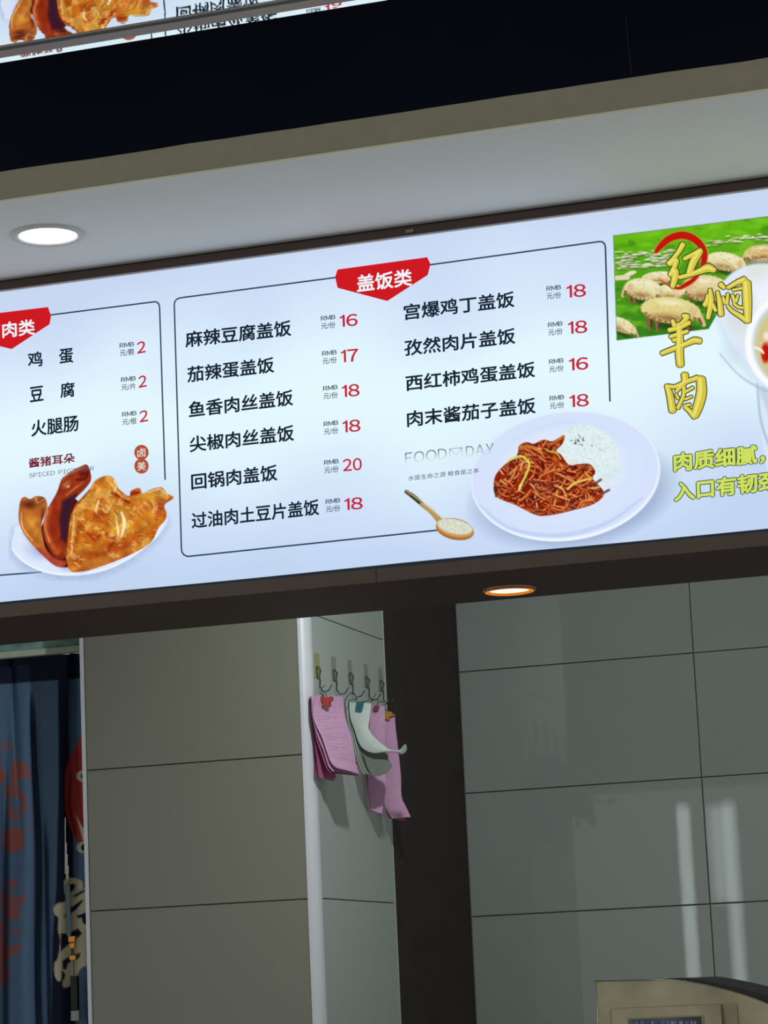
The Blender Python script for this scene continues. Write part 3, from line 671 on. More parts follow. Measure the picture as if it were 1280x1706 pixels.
cv.stroke([(860, 1110, 9), (905, 1120, 10), (930, 1150, 8)], (206, 196, 70), 0.85, 1.5); cv.stroke([(590, 1350, 10), (585, 1300, 14), (600, 1340, 8)], (60, 36, 28), 0.7, 2)
cv.stroke([(715, 1100, 14), (760, 1085, 16), (800, 1095, 12)], (184, 120, 52), 0.8, 2); cv.stroke([(880, 1075, 16), (945, 1035, 14)], (198, 112, 44), 0.85, 2)
for x, y, t in ((780, 1270, 0.2), (850, 1300, -0.4), (800, 1310, 0.3), (1100, 1290, -0.6), (1140, 1340, -0.5)): cv.stroke([(x, y, 12), (x+50*math.cos(t), y+50*math.sin(t), 14)], (96, 52, 58), 0.8, 2)
cv.build('rice_plate_photo', 'photo', sign)

# ---- wooden spoon of rice
cv = Canvas(668, 810, 800, 906, 0.8); cv.fr = C5
cv.blob(385, 1545, 100, 36, (150, 166, 196), 12, 0.5, 0.6)
cv.stroke([(118, 1325, 22), (160, 1355, 26), (205, 1395, 24)], (98, 90, 62), 1, 1.2); cv.stroke([(118, 1318, 6), (200, 1378, 6)], (196, 186, 140), 0.8, 1.5); cv.stroke([(140, 1348, 6), (190, 1388, 7)], (34, 32, 24), 0.8, 1.5)
cv.stroke([(200, 1392, 24), (250, 1430, 28), (290, 1475, 34), (320, 1505, 60)], (184, 150, 98), 1, 1.2); cv.stroke([(210, 1388, 5), (262, 1428, 6), (320, 1470, 6)], (232, 206, 156), 0.8, 1.5)
cv.blob(374, 1522, 102, 56, (176, 112, 50), 12, 1, 0.03); cv.blob(374, 1515, 98, 46, (206, 160, 96), 12, 1, 0.1); cv.blob(372, 1508, 92, 38, (214, 218, 200), 12, 1, 0.1)
for k in range(120):
    t = rp.uniform(0, 6.28); r_ = rp.random()**0.5; x, y = 372+85*r_*math.cos(t), 1506+34*r_*math.sin(t)+18*r_*math.cos(t)
    cv.stroke([(x, y, 4), (x+8, y+rp.uniform(-5, 5), 4)], rp.choice([(236, 240, 230), (190, 194, 172), (226, 226, 206)]), 0.6, 1.2)
cv.build('spoon_photo', 'photo', sign)

# ---- grazing sheep in a meadow, with the red brush ring
cv = Canvas(1020, 350, 1420, 572, 1.0); cv.fr = C6
mead = [(128, 160), (914, 62), (1330, 12), (1330, 540), (700, 540), (655, 560), (612, 634), (146, 692)]
w_, m, sd = cv.pmask(mead, 1.2, True); cv.put(w_, m, (84, 166, 24)); cl = np.zeros(cv.a.shape); cl[w_] = m; cv.clip = cl
full = (slice(None), slice(None)); N = fbm(cv.X*0.5+cv.Y*0.3, cv.Y-0.1*cv.X, 12, 51)
gy = np.clip((cv.Y-(392-0.12*(cv.X-1022)))/170, 0, 1)
cv.put(full, np.ones(cv.a.shape), np.stack([(104-50*gy)/255, (186-60*gy)/255, (22+6*gy)/255], -1), True)
cv.put(full, np.clip((N-0.55)*6, 0, 1)*0.5, (134, 206, 50), True); cv.put(full, np.clip((0.42-N)*6, 0, 1)*0.5, (48, 112, 22), True)
rs = random.Random(17)
for k in range(150):       # far flock
    if k < 90: x, y = rs.uniform(130, 420), rs.uniform(245, 330)-0.06*0; y -= 0.10*(x-130)*0.4
    else: x, y = rs.uniform(600, 1300), 0; y = 195-0.09*(x-600)+rs.gauss(0, 10)
    L = rs.uniform(18, 46); cv.stroke([(x, y+5, 6), (x+L, y+3, 5)], (60, 96, 40), 0.7, 2); cv.stroke([(x, y, rs.uniform(4, 7)), (x+L*0.5, y-3, rs.uniform(5, 9)), (x+L, y-1, 3)], rs.choice([(236, 232, 206), (216, 206, 170), (244, 242, 226)]), 0.9, 2)
def sheep(x, y, rx, ry, rot, hd=1, leg=1.0, light=(232, 226, 180), dark=(150, 108, 62)):
    t = math.radians(rot)
    cv.blob(x, y+ry*1.2, rx*1.1, ry*0.5, (34, 62, 20), rot, 0.8, 0.8)
    for q in (-0.72, -0.45, 0.4, 0.62):
        lx = x+q*rx*math.cos(t); ly = y+q*rx*math.sin(t)+ry*0.3
        cv.stroke([(lx, ly, rx*0.24), (lx-2, ly+ry*0.7*leg, rx*0.18), (lx-1, ly+ry*1.2*leg, rx*0.09)], (136, 98, 60), 1, 2)
        cv.stroke([(lx+rx*0.07, ly+ry*0.2, rx*0.08), (lx+rx*0.05, ly+ry*1.0*leg, rx*0.05)], (66, 36, 26), 0.8, 2)
    cv.blob(x, y, rx, ry, light, rot, 1, 0.08)
    cv.blob(x-rx*0.1, y+ry*0.55, rx*0.85, ry*0.42, dark, rot, 0.85, 0.8); cv.blob(x-rx*0.1, y+ry*0.2, rx*0.8, ry*0.4, (206, 178, 112), rot, 0.6, 1.0)
    cv.blob(x, y-ry*0.6, rx*0.7, ry*0.3, (246, 244, 224), rot, 0.8, 1.0)
    hx = x+hd*rx*0.98; hy = y+ry*0.35+rx*math.sin(t)*hd
    cv.stroke([(x+hd*rx*0.8, y+rx*0.7*math.sin(t)*hd, ry*0.9), (hx, hy, ry*0.55), (hx+hd*rx*0.14, hy+ry*0.5, ry*0.34)], (214, 192, 140), 1, 2)
    cv.stroke([(hx-hd*rx*0.02, hy+ry*0.1, ry*0.25), (hx+hd*rx*0.06, hy+ry*0.45, ry*0.2)], (96, 62, 40), 0.8, 2)
    for k in range(26):      # woolly outline
        a_ = 2*math.pi*k/26; cv.blob(x+rx*0.95*math.cos(a_)*math.cos(t)-ry*0.92*math.sin(a_)*math.sin(t), y+rx*0.95*math.cos(a_)*math.sin(t)+ry*0.92*math.sin(a_)*math.cos(t), rx*0.10, ry*0.17, dark if math.sin(a_) > 0.45 else light, 0, 0.8, 0.5)
    for k in range(90):
        a_, r_ = rs.uniform(0, 6.28), rs.random()**0.5*0.95
        cv.stroke([(x+rx*r_*math.cos(a_), y+ry*r_*math.sin(a_), 4), (x+rx*r_*math.cos(a_)+7, y+ry*r_*math.sin(a_)+5, 3)], rs.choice([(246, 240, 206), (182, 146, 90), (222, 204, 150)]), 0.4, 2)
sheep(880, 248, 86, 42, -6, -1, 0.8, (216, 186, 120), (128, 72, 34)); sheep(1080, 230, 80, 40, 0); sheep(700, 292, 98, 46, 10, 1, 0.7)
cv.stroke([(180, 370, 18), (215, 352, 22), (238, 345, 14)], (230, 226, 200), 1, 2); cv.stroke([(140, 375, 24), (200, 372, 26)], (226, 214, 176), 1, 2)
sheep(360, 372, 86, 30, -4, -1, 0.3); sheep(600, 428, 120, 66, 4, -1, 0.6, (224, 212, 160), (150, 100, 54)); sheep(282, 432, 94, 54, 8, -1, 1.0)
sheep(420, 445, 70, 40, 0, -1, 0.4); sheep(170, 615, 76, 34, 26, 1, 0.4)
sheep(420, 540, 150, 66, 6, 1, 1.1, (226, 214, 140), (142, 98, 54))
cv.clip = None
cv.stroke([(128, 161, 3), (914, 63, 3)], (90, 120, 96), 0.8, 1.2); cv.stroke([(129, 161, 3), (146, 690, 3)], (100, 122, 84), 0.7, 1.2)
cv.fr = CB
ring = [(88, 312, 40), (140, 250, 62), (230, 175, 72), (350, 140, 78), (450, 158, 76), (535, 215, 72), (585, 290, 72), (602, 370, 66), (590, 440, 54), (560, 520, 34), (490, 610, 42), (400, 670, 44), (320, 705, 28), (210, 668, 14), (120, 610, 5)]
cv.stroke([(x, y, z+18) for x, y, z in ring], (214, 150, 70), 0.75, 2.0); cv.stroke(ring, (192, 24, 12), 1, 1.2)
cv.build('meadow_photo', 'under', sign)

# ---- white footed soup bowl (the sign goes on past the photograph's edge)
cv = Canvas(1184, 430, 1440, 842, 1.1); cv.fr = None
cv.blob(1330, 568, 146, 100, (170, 192, 218), 34, 0.3, 0.12)
cv.poly([(1262, 640), (1400, 640), (1408, 780), (1396, 832), (1288, 832), (1270, 730)], (218, 232, 250), 6)
cv.stroke([(1262, 640, 4), (1268, 700, 4), (1288, 760, 5)], (160, 182, 206), 0.7, 3); cv.stroke([(1272, 650, 12), (1290, 700, 12)], (176, 200, 200), 0.6, 8)
cv.blob(1330, 555, 150, 92, (224, 234, 250), 36, 1, 0.03); cv.blob(1330, 552, 142, 84, (240, 246, 250), 36, 0.8, 0.4)
cv.blob(1235, 520, 34, 60, (206, 212, 200), -10, 0.8, 1.0); cv.blob(1262, 450, 40, 24, (222, 224, 206), -30, 0.7, 1.0); cv.blob(1220, 590, 30, 26, (206, 220, 240), 30, 0.6, 1.0)
cv.stroke([(1200, 590, 3), (1232, 625, 4), (1270, 648, 5), (1310, 660, 5)], (176, 194, 216), 0.7, 2.5)
cv.blob(1330, 572, 88, 88, (250, 252, 255), 0, 1, 0.05); cv.blob(1332, 572, 78, 79, (200, 214, 214), 0, 1, 0.08); cv.blob(1334, 574, 74, 75, (214, 196, 142), 0, 1, 0.1); cv.blob(1342, 578, 68, 66, (196, 96, 44), 0, 1, 0.3)
cv.blob(1276, 588, 9, 20, (190, 24, 14), 0, 1, 0.4); cv.blob(1278, 560, 8, 10, (244, 236, 220), 0, 0.9, 0.6); cv.stroke([(1258, 579, 4), (1268, 583, 5), (1272, 588, 4)], (246, 240, 226), 0.9, 1.5)
for k in range(120):
    a_, r_ = rs.uniform(0, 6.28), rs.random()**0.5*58
    cv.blob(1342+r_*math.cos(a_), 576+r_*math.sin(a_), rs.uniform(4, 9), rs.uniform(3, 7), rs.choice([(150, 60, 30), (206, 120, 50), (120, 40, 24), (230, 180, 110), (190, 30, 20)]), rs.uniform(0, 90), 0.8, 0.4)
cv.build('soup_bowl_photo', 'photo', sign)

# ---- gold brush characters
def brush(char, fr, strokes, parent):
    for lay, grow, mat, nm in (('out', 4.6, M['goldline'], 'brush_outline'), ('top', 1.2, M['gold'], 'brush_character'), ('shine', -99, M['goldlight'], 'brush_highlight')):
        v = []; f = []; dz = 0
        for st in strokes:
            pts = curve([tf(fr, p[:2])+(p[2]/fr[2],) for p in st], 6); q = []
            n = len(pts); L = []; R_ = []
            for i, p in enumerate(pts):
                a = pts[max(i-1, 0)]; b = pts[min(i+1, n-1)]; tx, ty = b[0]-a[0], b[1]-a[1]; k = math.hypot(tx, ty)+1e-6; tx /= k; ty /= k
                h = p[2]/2+grow/2 if grow > -9 else p[2]*0.2; p = p if grow > -9 else (p[0]-p[2]*0.12, p[1]-p[2]*0.08, p[2]); L.append((p[0]-ty*h, p[1]+tx*h)); R_.append((p[0]+ty*h, p[1]-tx*h))
            def cap(p, a, sgn):
                tx, ty = p[0]-a[0], p[1]-a[1]; k = math.hypot(tx, ty)+1e-6; tx /= k; ty /= k; h = p[2]/2+grow/2 if grow > -9 else p[2]*0.2; p = p if grow > -9 else (p[0]-p[2]*0.12, p[1]-p[2]*0.08, p[2]); base = math.atan2(ty, tx)
                return [(p[0]+h*0.75*math.cos(base)*math.cos(s)-h*math.sin(base)*math.sin(s), p[1]+h*0.75*math.sin(base)*math.cos(s)+h*math.cos(base)*math.sin(s)) for s in [sgn*x_ for x_ in (-1.05, -0.5, 0, 0.5, 1.05)]]
            o0 = len(v)
            for a, b in zip(L, R_):
                for c in (a, b):
                    d = P(c, lay); v.append((d[0], d[1]-dz, d[2]))
            for i in range(n-1): f.append((o0+2*i, o0+2*i+1, o0+2*i+3, o0+2*i+2))
            for e, nb, ia, ib in ((pts[-1], pts[-2], 2*(n-1)+1, 2*(n-1)), (pts[0], pts[1], 0, 1)):
                cp = cap(e, nb, 1); k0 = len(v)
                for c in cp:
                    d = P(c, lay); v.append((d[0], d[1]-dz, d[2]))
                f.append((o0+ia,)+tuple(range(k0, k0+5))+(o0+ib,))
            dz += 0.00002
        obj(nm, v, f, mat, parent)
brush('红', CB, [[(372, 238, 50), (335, 305, 42), (270, 390, 38), (222, 440, 44)], [(228, 450, 40), (300, 405, 46), (285, 470, 42), (238, 560, 40)], [(236, 565, 34), (292, 520, 54), (285, 600, 62), (262, 685, 46)],
               [(388, 392, 36), (480, 345, 40), (560, 308, 56)], [(545, 330, 60), (485, 420, 70), (440, 540, 56)], [(338, 590, 36), (450, 560, 40), (560, 520, 56), (640, 490, 78), (705, 512, 50)]], sign)
brush('焖', CB, [[(636, 780, 30), (630, 840, 44), (606, 885, 46)], [(662, 722, 32), (672, 850, 50), (640, 1020, 40)], [(690, 880, 36), (722, 945, 26)], [(742, 745, 26), (765, 860, 46), (778, 985, 54)], [(800, 800, 20), (818, 860, 28)],
               [(775, 665, 46), (812, 700, 34)], [(852, 700, 30), (950, 645, 44), (1030, 612, 56)], [(1050, 650, 84), (1058, 850, 84), (1066, 1055, 56)], [(1052, 1050, 50), (980, 1000, 40), (900, 950, 32), (850, 895, 24)],
               [(852, 765, 24), (842, 870, 28)], [(905, 725, 20), (1000, 705, 22)], [(900, 780, 26), (925, 850, 30)], [(960, 780, 20), (940, 850, 22)], [(915, 870, 20), (960, 905, 24), (1010, 915, 20)]], sign)
brush('羊', CC, [[(378, 40, 40), (420, 52, 44), (350, 125, 30)], [(262, 92, 36), (285, 150, 44)], [(440, 112, 40), (340, 165, 34), (225, 192, 40)], [(418, 205, 34), (330, 232, 30), (240, 262, 36)], [(270, 300, 30), (330, 290, 30)],
               [(148, 440, 38), (260, 395, 42), (390, 345, 44), (490, 302, 56), (556, 308, 50)], [(330, 130, 46), (338, 300, 70), (335, 440, 74), (345, 560, 70)]], sign)
brush('肉', CC, [[(392, 668, 66), (392, 740, 56), (340, 800, 36), (300, 850, 22)], [(198, 785, 36), (232, 880, 60), (262, 1050, 66)], [(205, 785, 26), (290, 795, 34), (400, 745, 36), (530, 700, 44)],
               [(565, 715, 84), (570, 860, 96), (535, 1000, 92), (500, 1100, 70)], [(495, 1120, 40), (440, 1050, 40), (392, 1015, 26)], [(385, 800, 30), (375, 900, 28), (320, 1020, 34)], [(300, 880, 20), (322, 920, 24)],
               [(400, 850, 22), (480, 805, 24)], [(395, 930, 20), (470, 900, 16)], [(390, 1000, 20), (450, 985, 24)]], sign)

# ------------------------------------------------------------------ noren curtain
def ridge(t, c, wd): return np.exp(-((t-c)/wd)**2)
def curtain_canvas(x0, x1, y0, y1, step): 
    c = Canvas(x0, y0, x1, y1, step); c.a[:] = 1.0; c.c[:] = np.array((92, 118, 152))/255; return c
cur = thing('door_curtain', 'left panel of the navy and blue split door curtain printed with red blossoms', 'curtain', 'split door curtain panels')
CY = 5.36
cv = curtain_canvas(-90, 120, 1088, 1780, 2.0)
full = (slice(None), slice(None)); N = fbm(cv.X, cv.Y, 40, 61); Nf = fbm(cv.X, cv.Y, 8, 71)
cv.put(full, np.clip((N-0.5)*3, 0, 1)*0.35, (98, 126, 160)); cv.put(full, np.clip((Nf-0.55)*5, 0, 1)*0.2, (112, 136, 162))
RD = (168, 92, 86)
def blossom(x, y, rx, ry, th=0.5, op=0.85):
    d = ((cv.X-x)/rx)**2+((cv.Y-y)/ry)**2; nz = fbm(cv.X, cv.Y, 14, 81, 4)
    cv.put(full, np.clip((nz-th-0.10+0.34*(1-d))*9, 0, 1)*np.clip(1.6-d, 0, 1)*op, RD)
blossom(25, 1305, 34, 46, 0.56); blossom(12, 1240, 16, 18, 0.58, 0.5); blossom(22, 1400, 18, 22, 0.3, 0.95); blossom(30, 1360, 34, 30, 0.58, 0.8)
blossom(6, 1500, 44, 50, 0.56, 0.75); blossom(4, 1560, 40, 46, 0.54, 0.8); blossom(-30, 1330, 40, 90, 0.5); blossom(45, 1375, 30, 14, 0.62, 0.5); blossom(2, 1625, 14, 30, 0.5, 0.8); blossom(-50, 1560, 40, 70, 0.5)
NAVY = (30, 36, 62)
zt = 1140-0.075*cv.X
cv.put(full, np.clip((zt-cv.Y)/2+0.5, 0, 1), NAVY)
xe = 97-0.0*(cv.Y-1140)
cv.put(full, np.clip((cv.X-np.interp(cv.Y, [1100, 1140, 1300, 1480, 1560, 1780], [97, 97, 98, 94, 88, 84]))/2+0.5, 0, 1), NAVY)
cv.fr = (0, 1320, 4.419)      # left half of the cream character
CREAM = (226, 216, 190)
CAL = [(478, 640), (540, 630), (600, 652), (612, 700), (592, 716), (640, 700), (700, 690), (700, 1270), (640, 1280), (600, 1292), (560, 1360), (520, 1420), (470, 1440), (460, 1400), (480, 1350), (456, 1312), (450, 1380), (425, 1390), (400, 1340), (400, 1260), (425, 1220), (442, 1090), (425, 1010), (430, 930), (402, 900), (395, 850), (430, 815), (480, 800), (470, 700)]
HOLES = [[(480, 688), (540, 672), (556, 690), (540, 722), (500, 750), (484, 740)], [(468, 925), (498, 866), (606, 790), (612, 800), (562, 862), (500, 905)], [(560, 912), (700, 860), (700, 880), (580, 928)],
         [(450, 1040), (500, 1040), (575, 1002), (604, 1040), (560, 1082), (520, 1105), (448, 1172)], [(460, 1240), (520, 1205), (594, 1180), (580, 1222), (500, 1262), (488, 1302), (462, 1304)], [(600, 905), (640, 890), (640, 980), (610, 960)], [(590, 730), (640, 712), (640, 722), (560, 768), (530, 770)]]
def character():
    cv.poly(CAL, CREAM, 1.5)
    for h in HOLES: cv.poly(h, NAVY, 1.5)
character()
X_, Y_ = cv.X, cv.Y
depth = CY+0.012*np.sin(X_/9.0+0.25*np.sin(Y_/60))*np.clip((Y_-1120)/120, 0, 1)
depth = depth+0.034*ridge(X_, 57+0.02*(Y_-1150)+3*np.sin(Y_/70), 3.5)*np.clip((Y_-1150)/50, 0, 1)+0.014*ridge(X_, 22+0.05*(Y_-1140), 4)*np.clip(1-(Y_-1140)/300, 0, 1)+0.034*ridge(X_, 8+0.0*Y_, 5)*np.clip((Y_-1250)/200, 0, 1)+0.028*ridge(X_, 78+0.02*(Y_-1400), 3)*np.clip((Y_-1350)/80, 0, 1)
cv.a = np.where((X_ > np.interp(Y_, [1100, 1250, 1320, 1450, 1474, 1560, 1780], [111, 110, 106, 106, 112, 116, 118])) | (Y_ < 1097-0.06*X_), 0.0, 1.0)
cv.build('printed_cloth', 'text', cur, M['cloth'], depth, 0.5)
cur2 = thing('door_curtain', 'right panel of the split door curtain with red fish, beside the tiled pillar', 'curtain', 'split door curtain panels')
cv = curtain_canvas(100, 190, 1082, 1780, 1.6)
full = (slice(None), slice(None)); N = fbm(cv.X, cv.Y, 30, 64); cv.put(full, np.clip((N-0.5)*3, 0, 1)*0.35, (100, 128, 162))
zt = 1140-0.075*cv.X; cv.put(full, np.clip((zt-cv.Y)/2+0.5, 0, 1), NAVY)
cv.put(full, np.clip((np.interp(cv.Y, [1100, 1240, 1400, 1780], [113, 114, 122, 126])-cv.X)/2+0.5, 0, 1), NAVY)
cv.fr = None
cv.poly([(142, 1222), (128, 1240), (114, 1268), (106, 1300), (108, 1345), (116, 1375), (128, 1400), (150, 1412), (180, 1400), (186, 1300), (170, 1230)], (186, 70, 64), 1.5)
cv.stroke([(118, 1290, 3), (116, 1340, 4), (126, 1390, 4)], (116, 30, 38), 0.8, 2); cv.stroke([(128, 1250, 3), (132, 1330, 3), (142, 1400, 3)], (128, 34, 38), 0.6, 2)
cv.poly([(124, 1352), (136, 1376), (150, 1392), (150, 1412), (140, 1408), (134, 1384)], CREAM, 1.2)
for cy in (1293, 1412):
    cv.blob(137, cy, 10, 9, CREAM, 0, 1, 0.15); cv.blob(140, cy, 5, 6, (26, 28, 30), 0, 1, 0.2)
cv.fr = (0, 1320, 4.419)
character()
cv.a = np.where((cv.X < np.interp(cv.Y, [1100, 1260, 1310, 1345, 1400, 1460, 1480, 1780], [109, 108, 107, 109, 111, 116, 110, 112])) | (cv.Y < 1097-0.06*cv.X), 0.0, 1.0)
cv.build('printed_cloth', 'text', cur2, M['cloth'], CY+0.012+0.010*np.sin(cv.X/6.0), 0.5)

# rail that the curtain hangs from
rl = thing('curtain_rail', 'pale curtain rail wrapped in crinkled plastic under the beam at left', 'curtain rail')
z0, z1, z2 = atY(60, 1097, CY)[2], atY(60, 1087, CY)[2], atY(60, 1070, CY)[2]
box('rail_bar', (-3.4, CY-0.055, z0-0.001), (-2.335, CY-0.035, z1), M['rail'], rl, 0.002)
v = []; f = []; rr = random.Random(9); n = 60
for i in range(n+1):
    x = -3.4+1.065*i/n
    for j in range(5):
        v.append((x, CY-0.045+rr.uniform(-0.004, 0.004), z1+0.0005+(z2-z1+0.02)*j/4))
for i in range(n):
    for j in range(4): a = i*5+j; f.append((a, a+5, a+6, a+1))
obj('plastic_wrap', v, f, M['railt'], rl, True)

# thing seen through the gap of the curtain
def pbox(name, xa, ya, xb, yb, Y, d, mat, parent):
    a = atY(xa, yb, Y); b = atY(xb, ya, Y); return box(name, (a[0], Y, a[2]), (b[0], Y+d, b[2]), mat, parent, 0.001)
ut = thing('hanging_utensil', 'slim steel blade with brass fittings hanging in front of the curtain gap', 'utensil')
UY = 5.33
pbox('blade', 110.5, 1474, 116.5, 1560, UY, 0.002, pbr('blade_steel', (76, 92, 98), 0.25, 0.9), ut)
pbox('ferrule', 113.5, 1559, 124.5, 1570, UY-0.002, 0.01, M['brass'], ut)
pbox('ferrule', 116, 1570.4, 124, 1580, UY-0.001, 0.008, M['brass'], ut)
pbox('ferrule', 115.5, 1591, 125.5, 1600, UY-0.002, 0.01, M['brass'], ut)
pbox('stem', 118, 1580, 122, 1591, UY, 0.004, pbr('brown_stem', (92, 60, 30), 0.4), ut)
pbox('stem', 118, 1600, 122, 1626, UY, 0.004, pbr('grey_stem', (150, 150, 140), 0.4), ut)
pbox('grip', 118, 1626, 128, 1683, UY, 0.012, M['blackp'], ut)
pbox('end_cap', 118, 1683.5, 131, 1701, UY-0.002, 0.014, pbr('grey_cap', (176, 182, 182), 0.4), ut)

# ------------------------------------------------------------------ adhesive hooks and the slips that hang from them
def hook(px, py, label, padmat):
    c = atX(px, py, SX); y, z = c[1], c[2]
    t = thing('adhesive_hook', label, 'hook', 'clear adhesive hooks on the pillar side')
    box('pad', (SX+0.0002, y-0.020, z-0.008), (SX+0.0016, y+0.020, z+0.046), padmat, t, 0.0006)
    bm = bmesh.new()
    tube(bm, [(SX+0.003, y, z+0.018), (SX+0.007, y+0.006, z+0.010), (SX+0.003, y+0.010, z-0.002), (SX+0.006, y+0.004, z-0.014), (SX+0.006, y, z-0.026), (SX+0.014, y-0.002, z-0.038), (SX+0.026, y-0.002, z-0.036), (SX+0.034, y-0.002, z-0.024)], 0.0014, 6)
    tube(bm, [(SX+0.002, y-0.004, z+0.016), (SX+0.005, y-0.012, z+0.006), (SX+0.004, y-0.004, z-0.010)], 0.0011, 6)
    from_bm('hook_wire', bm, M['wire'], t, True)
    return (SX+0.02, y-0.002, z-0.038)
hk = [(528, 1124), (556, 1129), (583, 1134), (610, 1140), (634, 1146)]
hl = ['clear adhesive hook with yellowed pad nearest the white corner strip', 'second clear adhesive hook from the white corner strip', 'middle clear hook of five, above the white slips', 'clear hook second from the dark panel', 'clear hook right beside the dark panel']
hooks = [hook(x, y, hl[i], M['pady'] if i == 0 else M['pad']) for i, (x, y) in enumerate(hk)]

def sheet(name, left, right, Y, mat, parent, bulge=0.0, ythick=0.0006, curl=None):
    """a paper slip between its left and right edges, real thickness, hanging at depth Y"""
    L = curve(left, 6); R_ = curve(right, 6); n = min(len(L), len(R_)); L = L[:n]; R_ = R_[:n]; K = 6; v = []
    for i in range(n):
        for k in range(K+1):
            t = k/K; x = L[i][0]*(1-t)+R_[i][0]*t; y = L[i][1]*(1-t)+R_[i][1]*t
            d = (Y[0]*(1-t)+Y[1]*t if isinstance(Y, tuple) else Y)-bulge*math.sin(math.pi*t)+(curl*(i/(n-1))**2 if curl else 0)
            v.append(atY(x, y, d))
    N0 = len(v); v += [(a[0], a[1]+ythick, a[2]) for a in v]; f = []
    Q = lambda i, k, s=0: i*(K+1)+k+s
    for i in range(n-1):
        for k in range(K):
            f.append((Q(i, k), Q(i+1, k), Q(i+1, k+1), Q(i, k+1))); f.append((Q(i, k, N0), Q(i, k+1, N0), Q(i+1, k+1, N0), Q(i+1, k, N0)))
    for i in range(n-1):
        f.append((Q(i, 0), Q(i, 0, N0), Q(i+1, 0, N0), Q(i+1, 0))); f.append((Q(i, K), Q(i+1, K), Q(i+1, K, N0), Q(i, K, N0)))
    for k in range(K):
        f.append((Q(0, k), Q(0, k+1), Q(0, k+1, N0), Q(0, k, N0))); f.append((Q(n-1, k), Q(n-1, k, N0), Q(n-1, k+1, N0), Q(n-1, k+1)))
    return obj(name, v, f, mat, parent, False)
S = (480, 1080, 5.333)
def q_(pts): return [tf(S, p) for p in pts]
def clip(pts, Y, mat, parent):
    pp = [atY(*tf(S, p), Y) for p in pts]; return prism_xz('clip', [(p[0], p[2]) for p in pp], Y-0.006, Y+0.004, mat, parent)
def wires(lst, Y, parent, mat=None, r=0.0009):
    bm = bmesh.new()
    for l_ in lst: tube(bm, [atY(*tf(S, p), Y) for p in l_], r, 6)
    return from_bm('clip_wire', bm, mat or M['wire'], parent, True)

# first pink stack
t = thing('order_slips', 'curling stack of pink order slips on a red clip, nearest the white corner strip', 'papers', 'clipped order slips on the hooks')
Y1 = 5.17; Y1r = 5.25
for k in range(3):
    d = 12*k; o = 0.026-0.005*k
    sheet('slip', q_([(190+2*k, 430), (200+2*k, 560), (222+d*0.4, 740), (240+d*0.2, 900), (240+d, 1060), (235+d*1.6, 1150)]), q_([(330, 425), (350, 560), (360, 740), (370, 900), (400, 1060), (430-12*k, 1150+16*k)]), (Y1+o, Y1r+o-0.02), M['pinkd'], t)
sheet('slip', q_([(212, 425), (214, 600), (250, 800), (300, 950), (340, 1060), (380, 1110)]), q_([(490, 460), (510, 600), (550, 800), (580, 950), (600, 1060), (625, 1135)]), (Y1+0.008, Y1r+0.006), M['pinkd'], t)
sheet('slip', q_([(208, 425), (214, 600), (262, 780), (318, 920), (355, 1040), (395, 1092)]), q_([(492, 460), (505, 600), (560, 780), (590, 930), (605, 1040), (628, 1128)]), (Y1+0.004, Y1r+0.003), M['pink'], t)
sheet('slip', q_([(250, 415), (222, 520), (232, 640), (300, 790), (345, 920), (380, 1010), (430, 1060), (520, 1085)]), q_([(488, 430), (492, 540), (518, 660), (555, 800), (590, 930), (600, 1010), (615, 1060), (635, 1118)]), (Y1, Y1r), M['pink'], t, 0.003)
for i in range(9):
    y = 570+i*46; xl = np.interp(y, [560, 640, 790, 920, 1010], [256, 268, 331, 376, 420]); xr = np.interp(y, [560, 660, 800, 930, 1010], [460, 485, 520, 555, 570])
    if i % 2: xr = xl+(xr-xl)*0.6
    a, b = atY(*tf(S, (xl, y)), Y1-0.004), atY(*tf(S, (xr, y+8)), Y1+0.045)
    obj('ruled_line', [a, b, b+np.array([0, 0, 0.0006]), a+np.array([0, 0, 0.0006])], [(0, 1, 2, 3)], M['print'], t)
clip([(298, 425), (325, 440), (395, 430), (400, 460), (372, 480), (372, 515), (310, 515), (318, 480), (300, 450)], Y1+0.018, M['clipred'], t)
wires([[(318, 440), (310, 400), (335, 395), (340, 430)], [(330, 330), (300, 352), (290, 400), (318, 430)]], Y1+0.016, t)
# white and grey stack in the middle
t = thing('order_slips', 'white order slips on a teal clip, top sheet curling out to the right', 'papers', 'clipped order slips on the hooks')
Y2 = 5.40
for k, (mt) in enumerate(('paperg', 'paper', 'paperg', 'paper', 'paperg')):
    s_ = 20*k
    sheet('slip', q_([(505+s_*0.6, 480), (520+s_*0.5, 620), (560+s_*0.5, 800), (600+s_*0.5, 960), (640+s_*0.6, 1080), (660+s_*0.8, 1120)]), q_([(620+s_, 480), (660+s_, 640), (700+s_, 800), (780+s_*0.8, 940), (860, 1020), (890-s_*0.2, 1100+k*4)] if k < 1 else [(560+s_*0.6, 480), (560+s_*0.5, 640), (590+s_*0.5, 800), (620+s_*0.5, 960), (655+s_*0.6, 1080), (676+s_*0.8, 1122)]), Y2+0.016-0.003*k, M[mt], t)
sheet('slip', q_([(640, 900), (670, 960), (690, 1020), (715, 1080), (750, 1122), (800, 1140)]), q_([(860, 905), (890, 940), (890, 985), (925, 1040), (905, 1080), (880, 1108)]), Y2+0.004, M['paperg'], t)
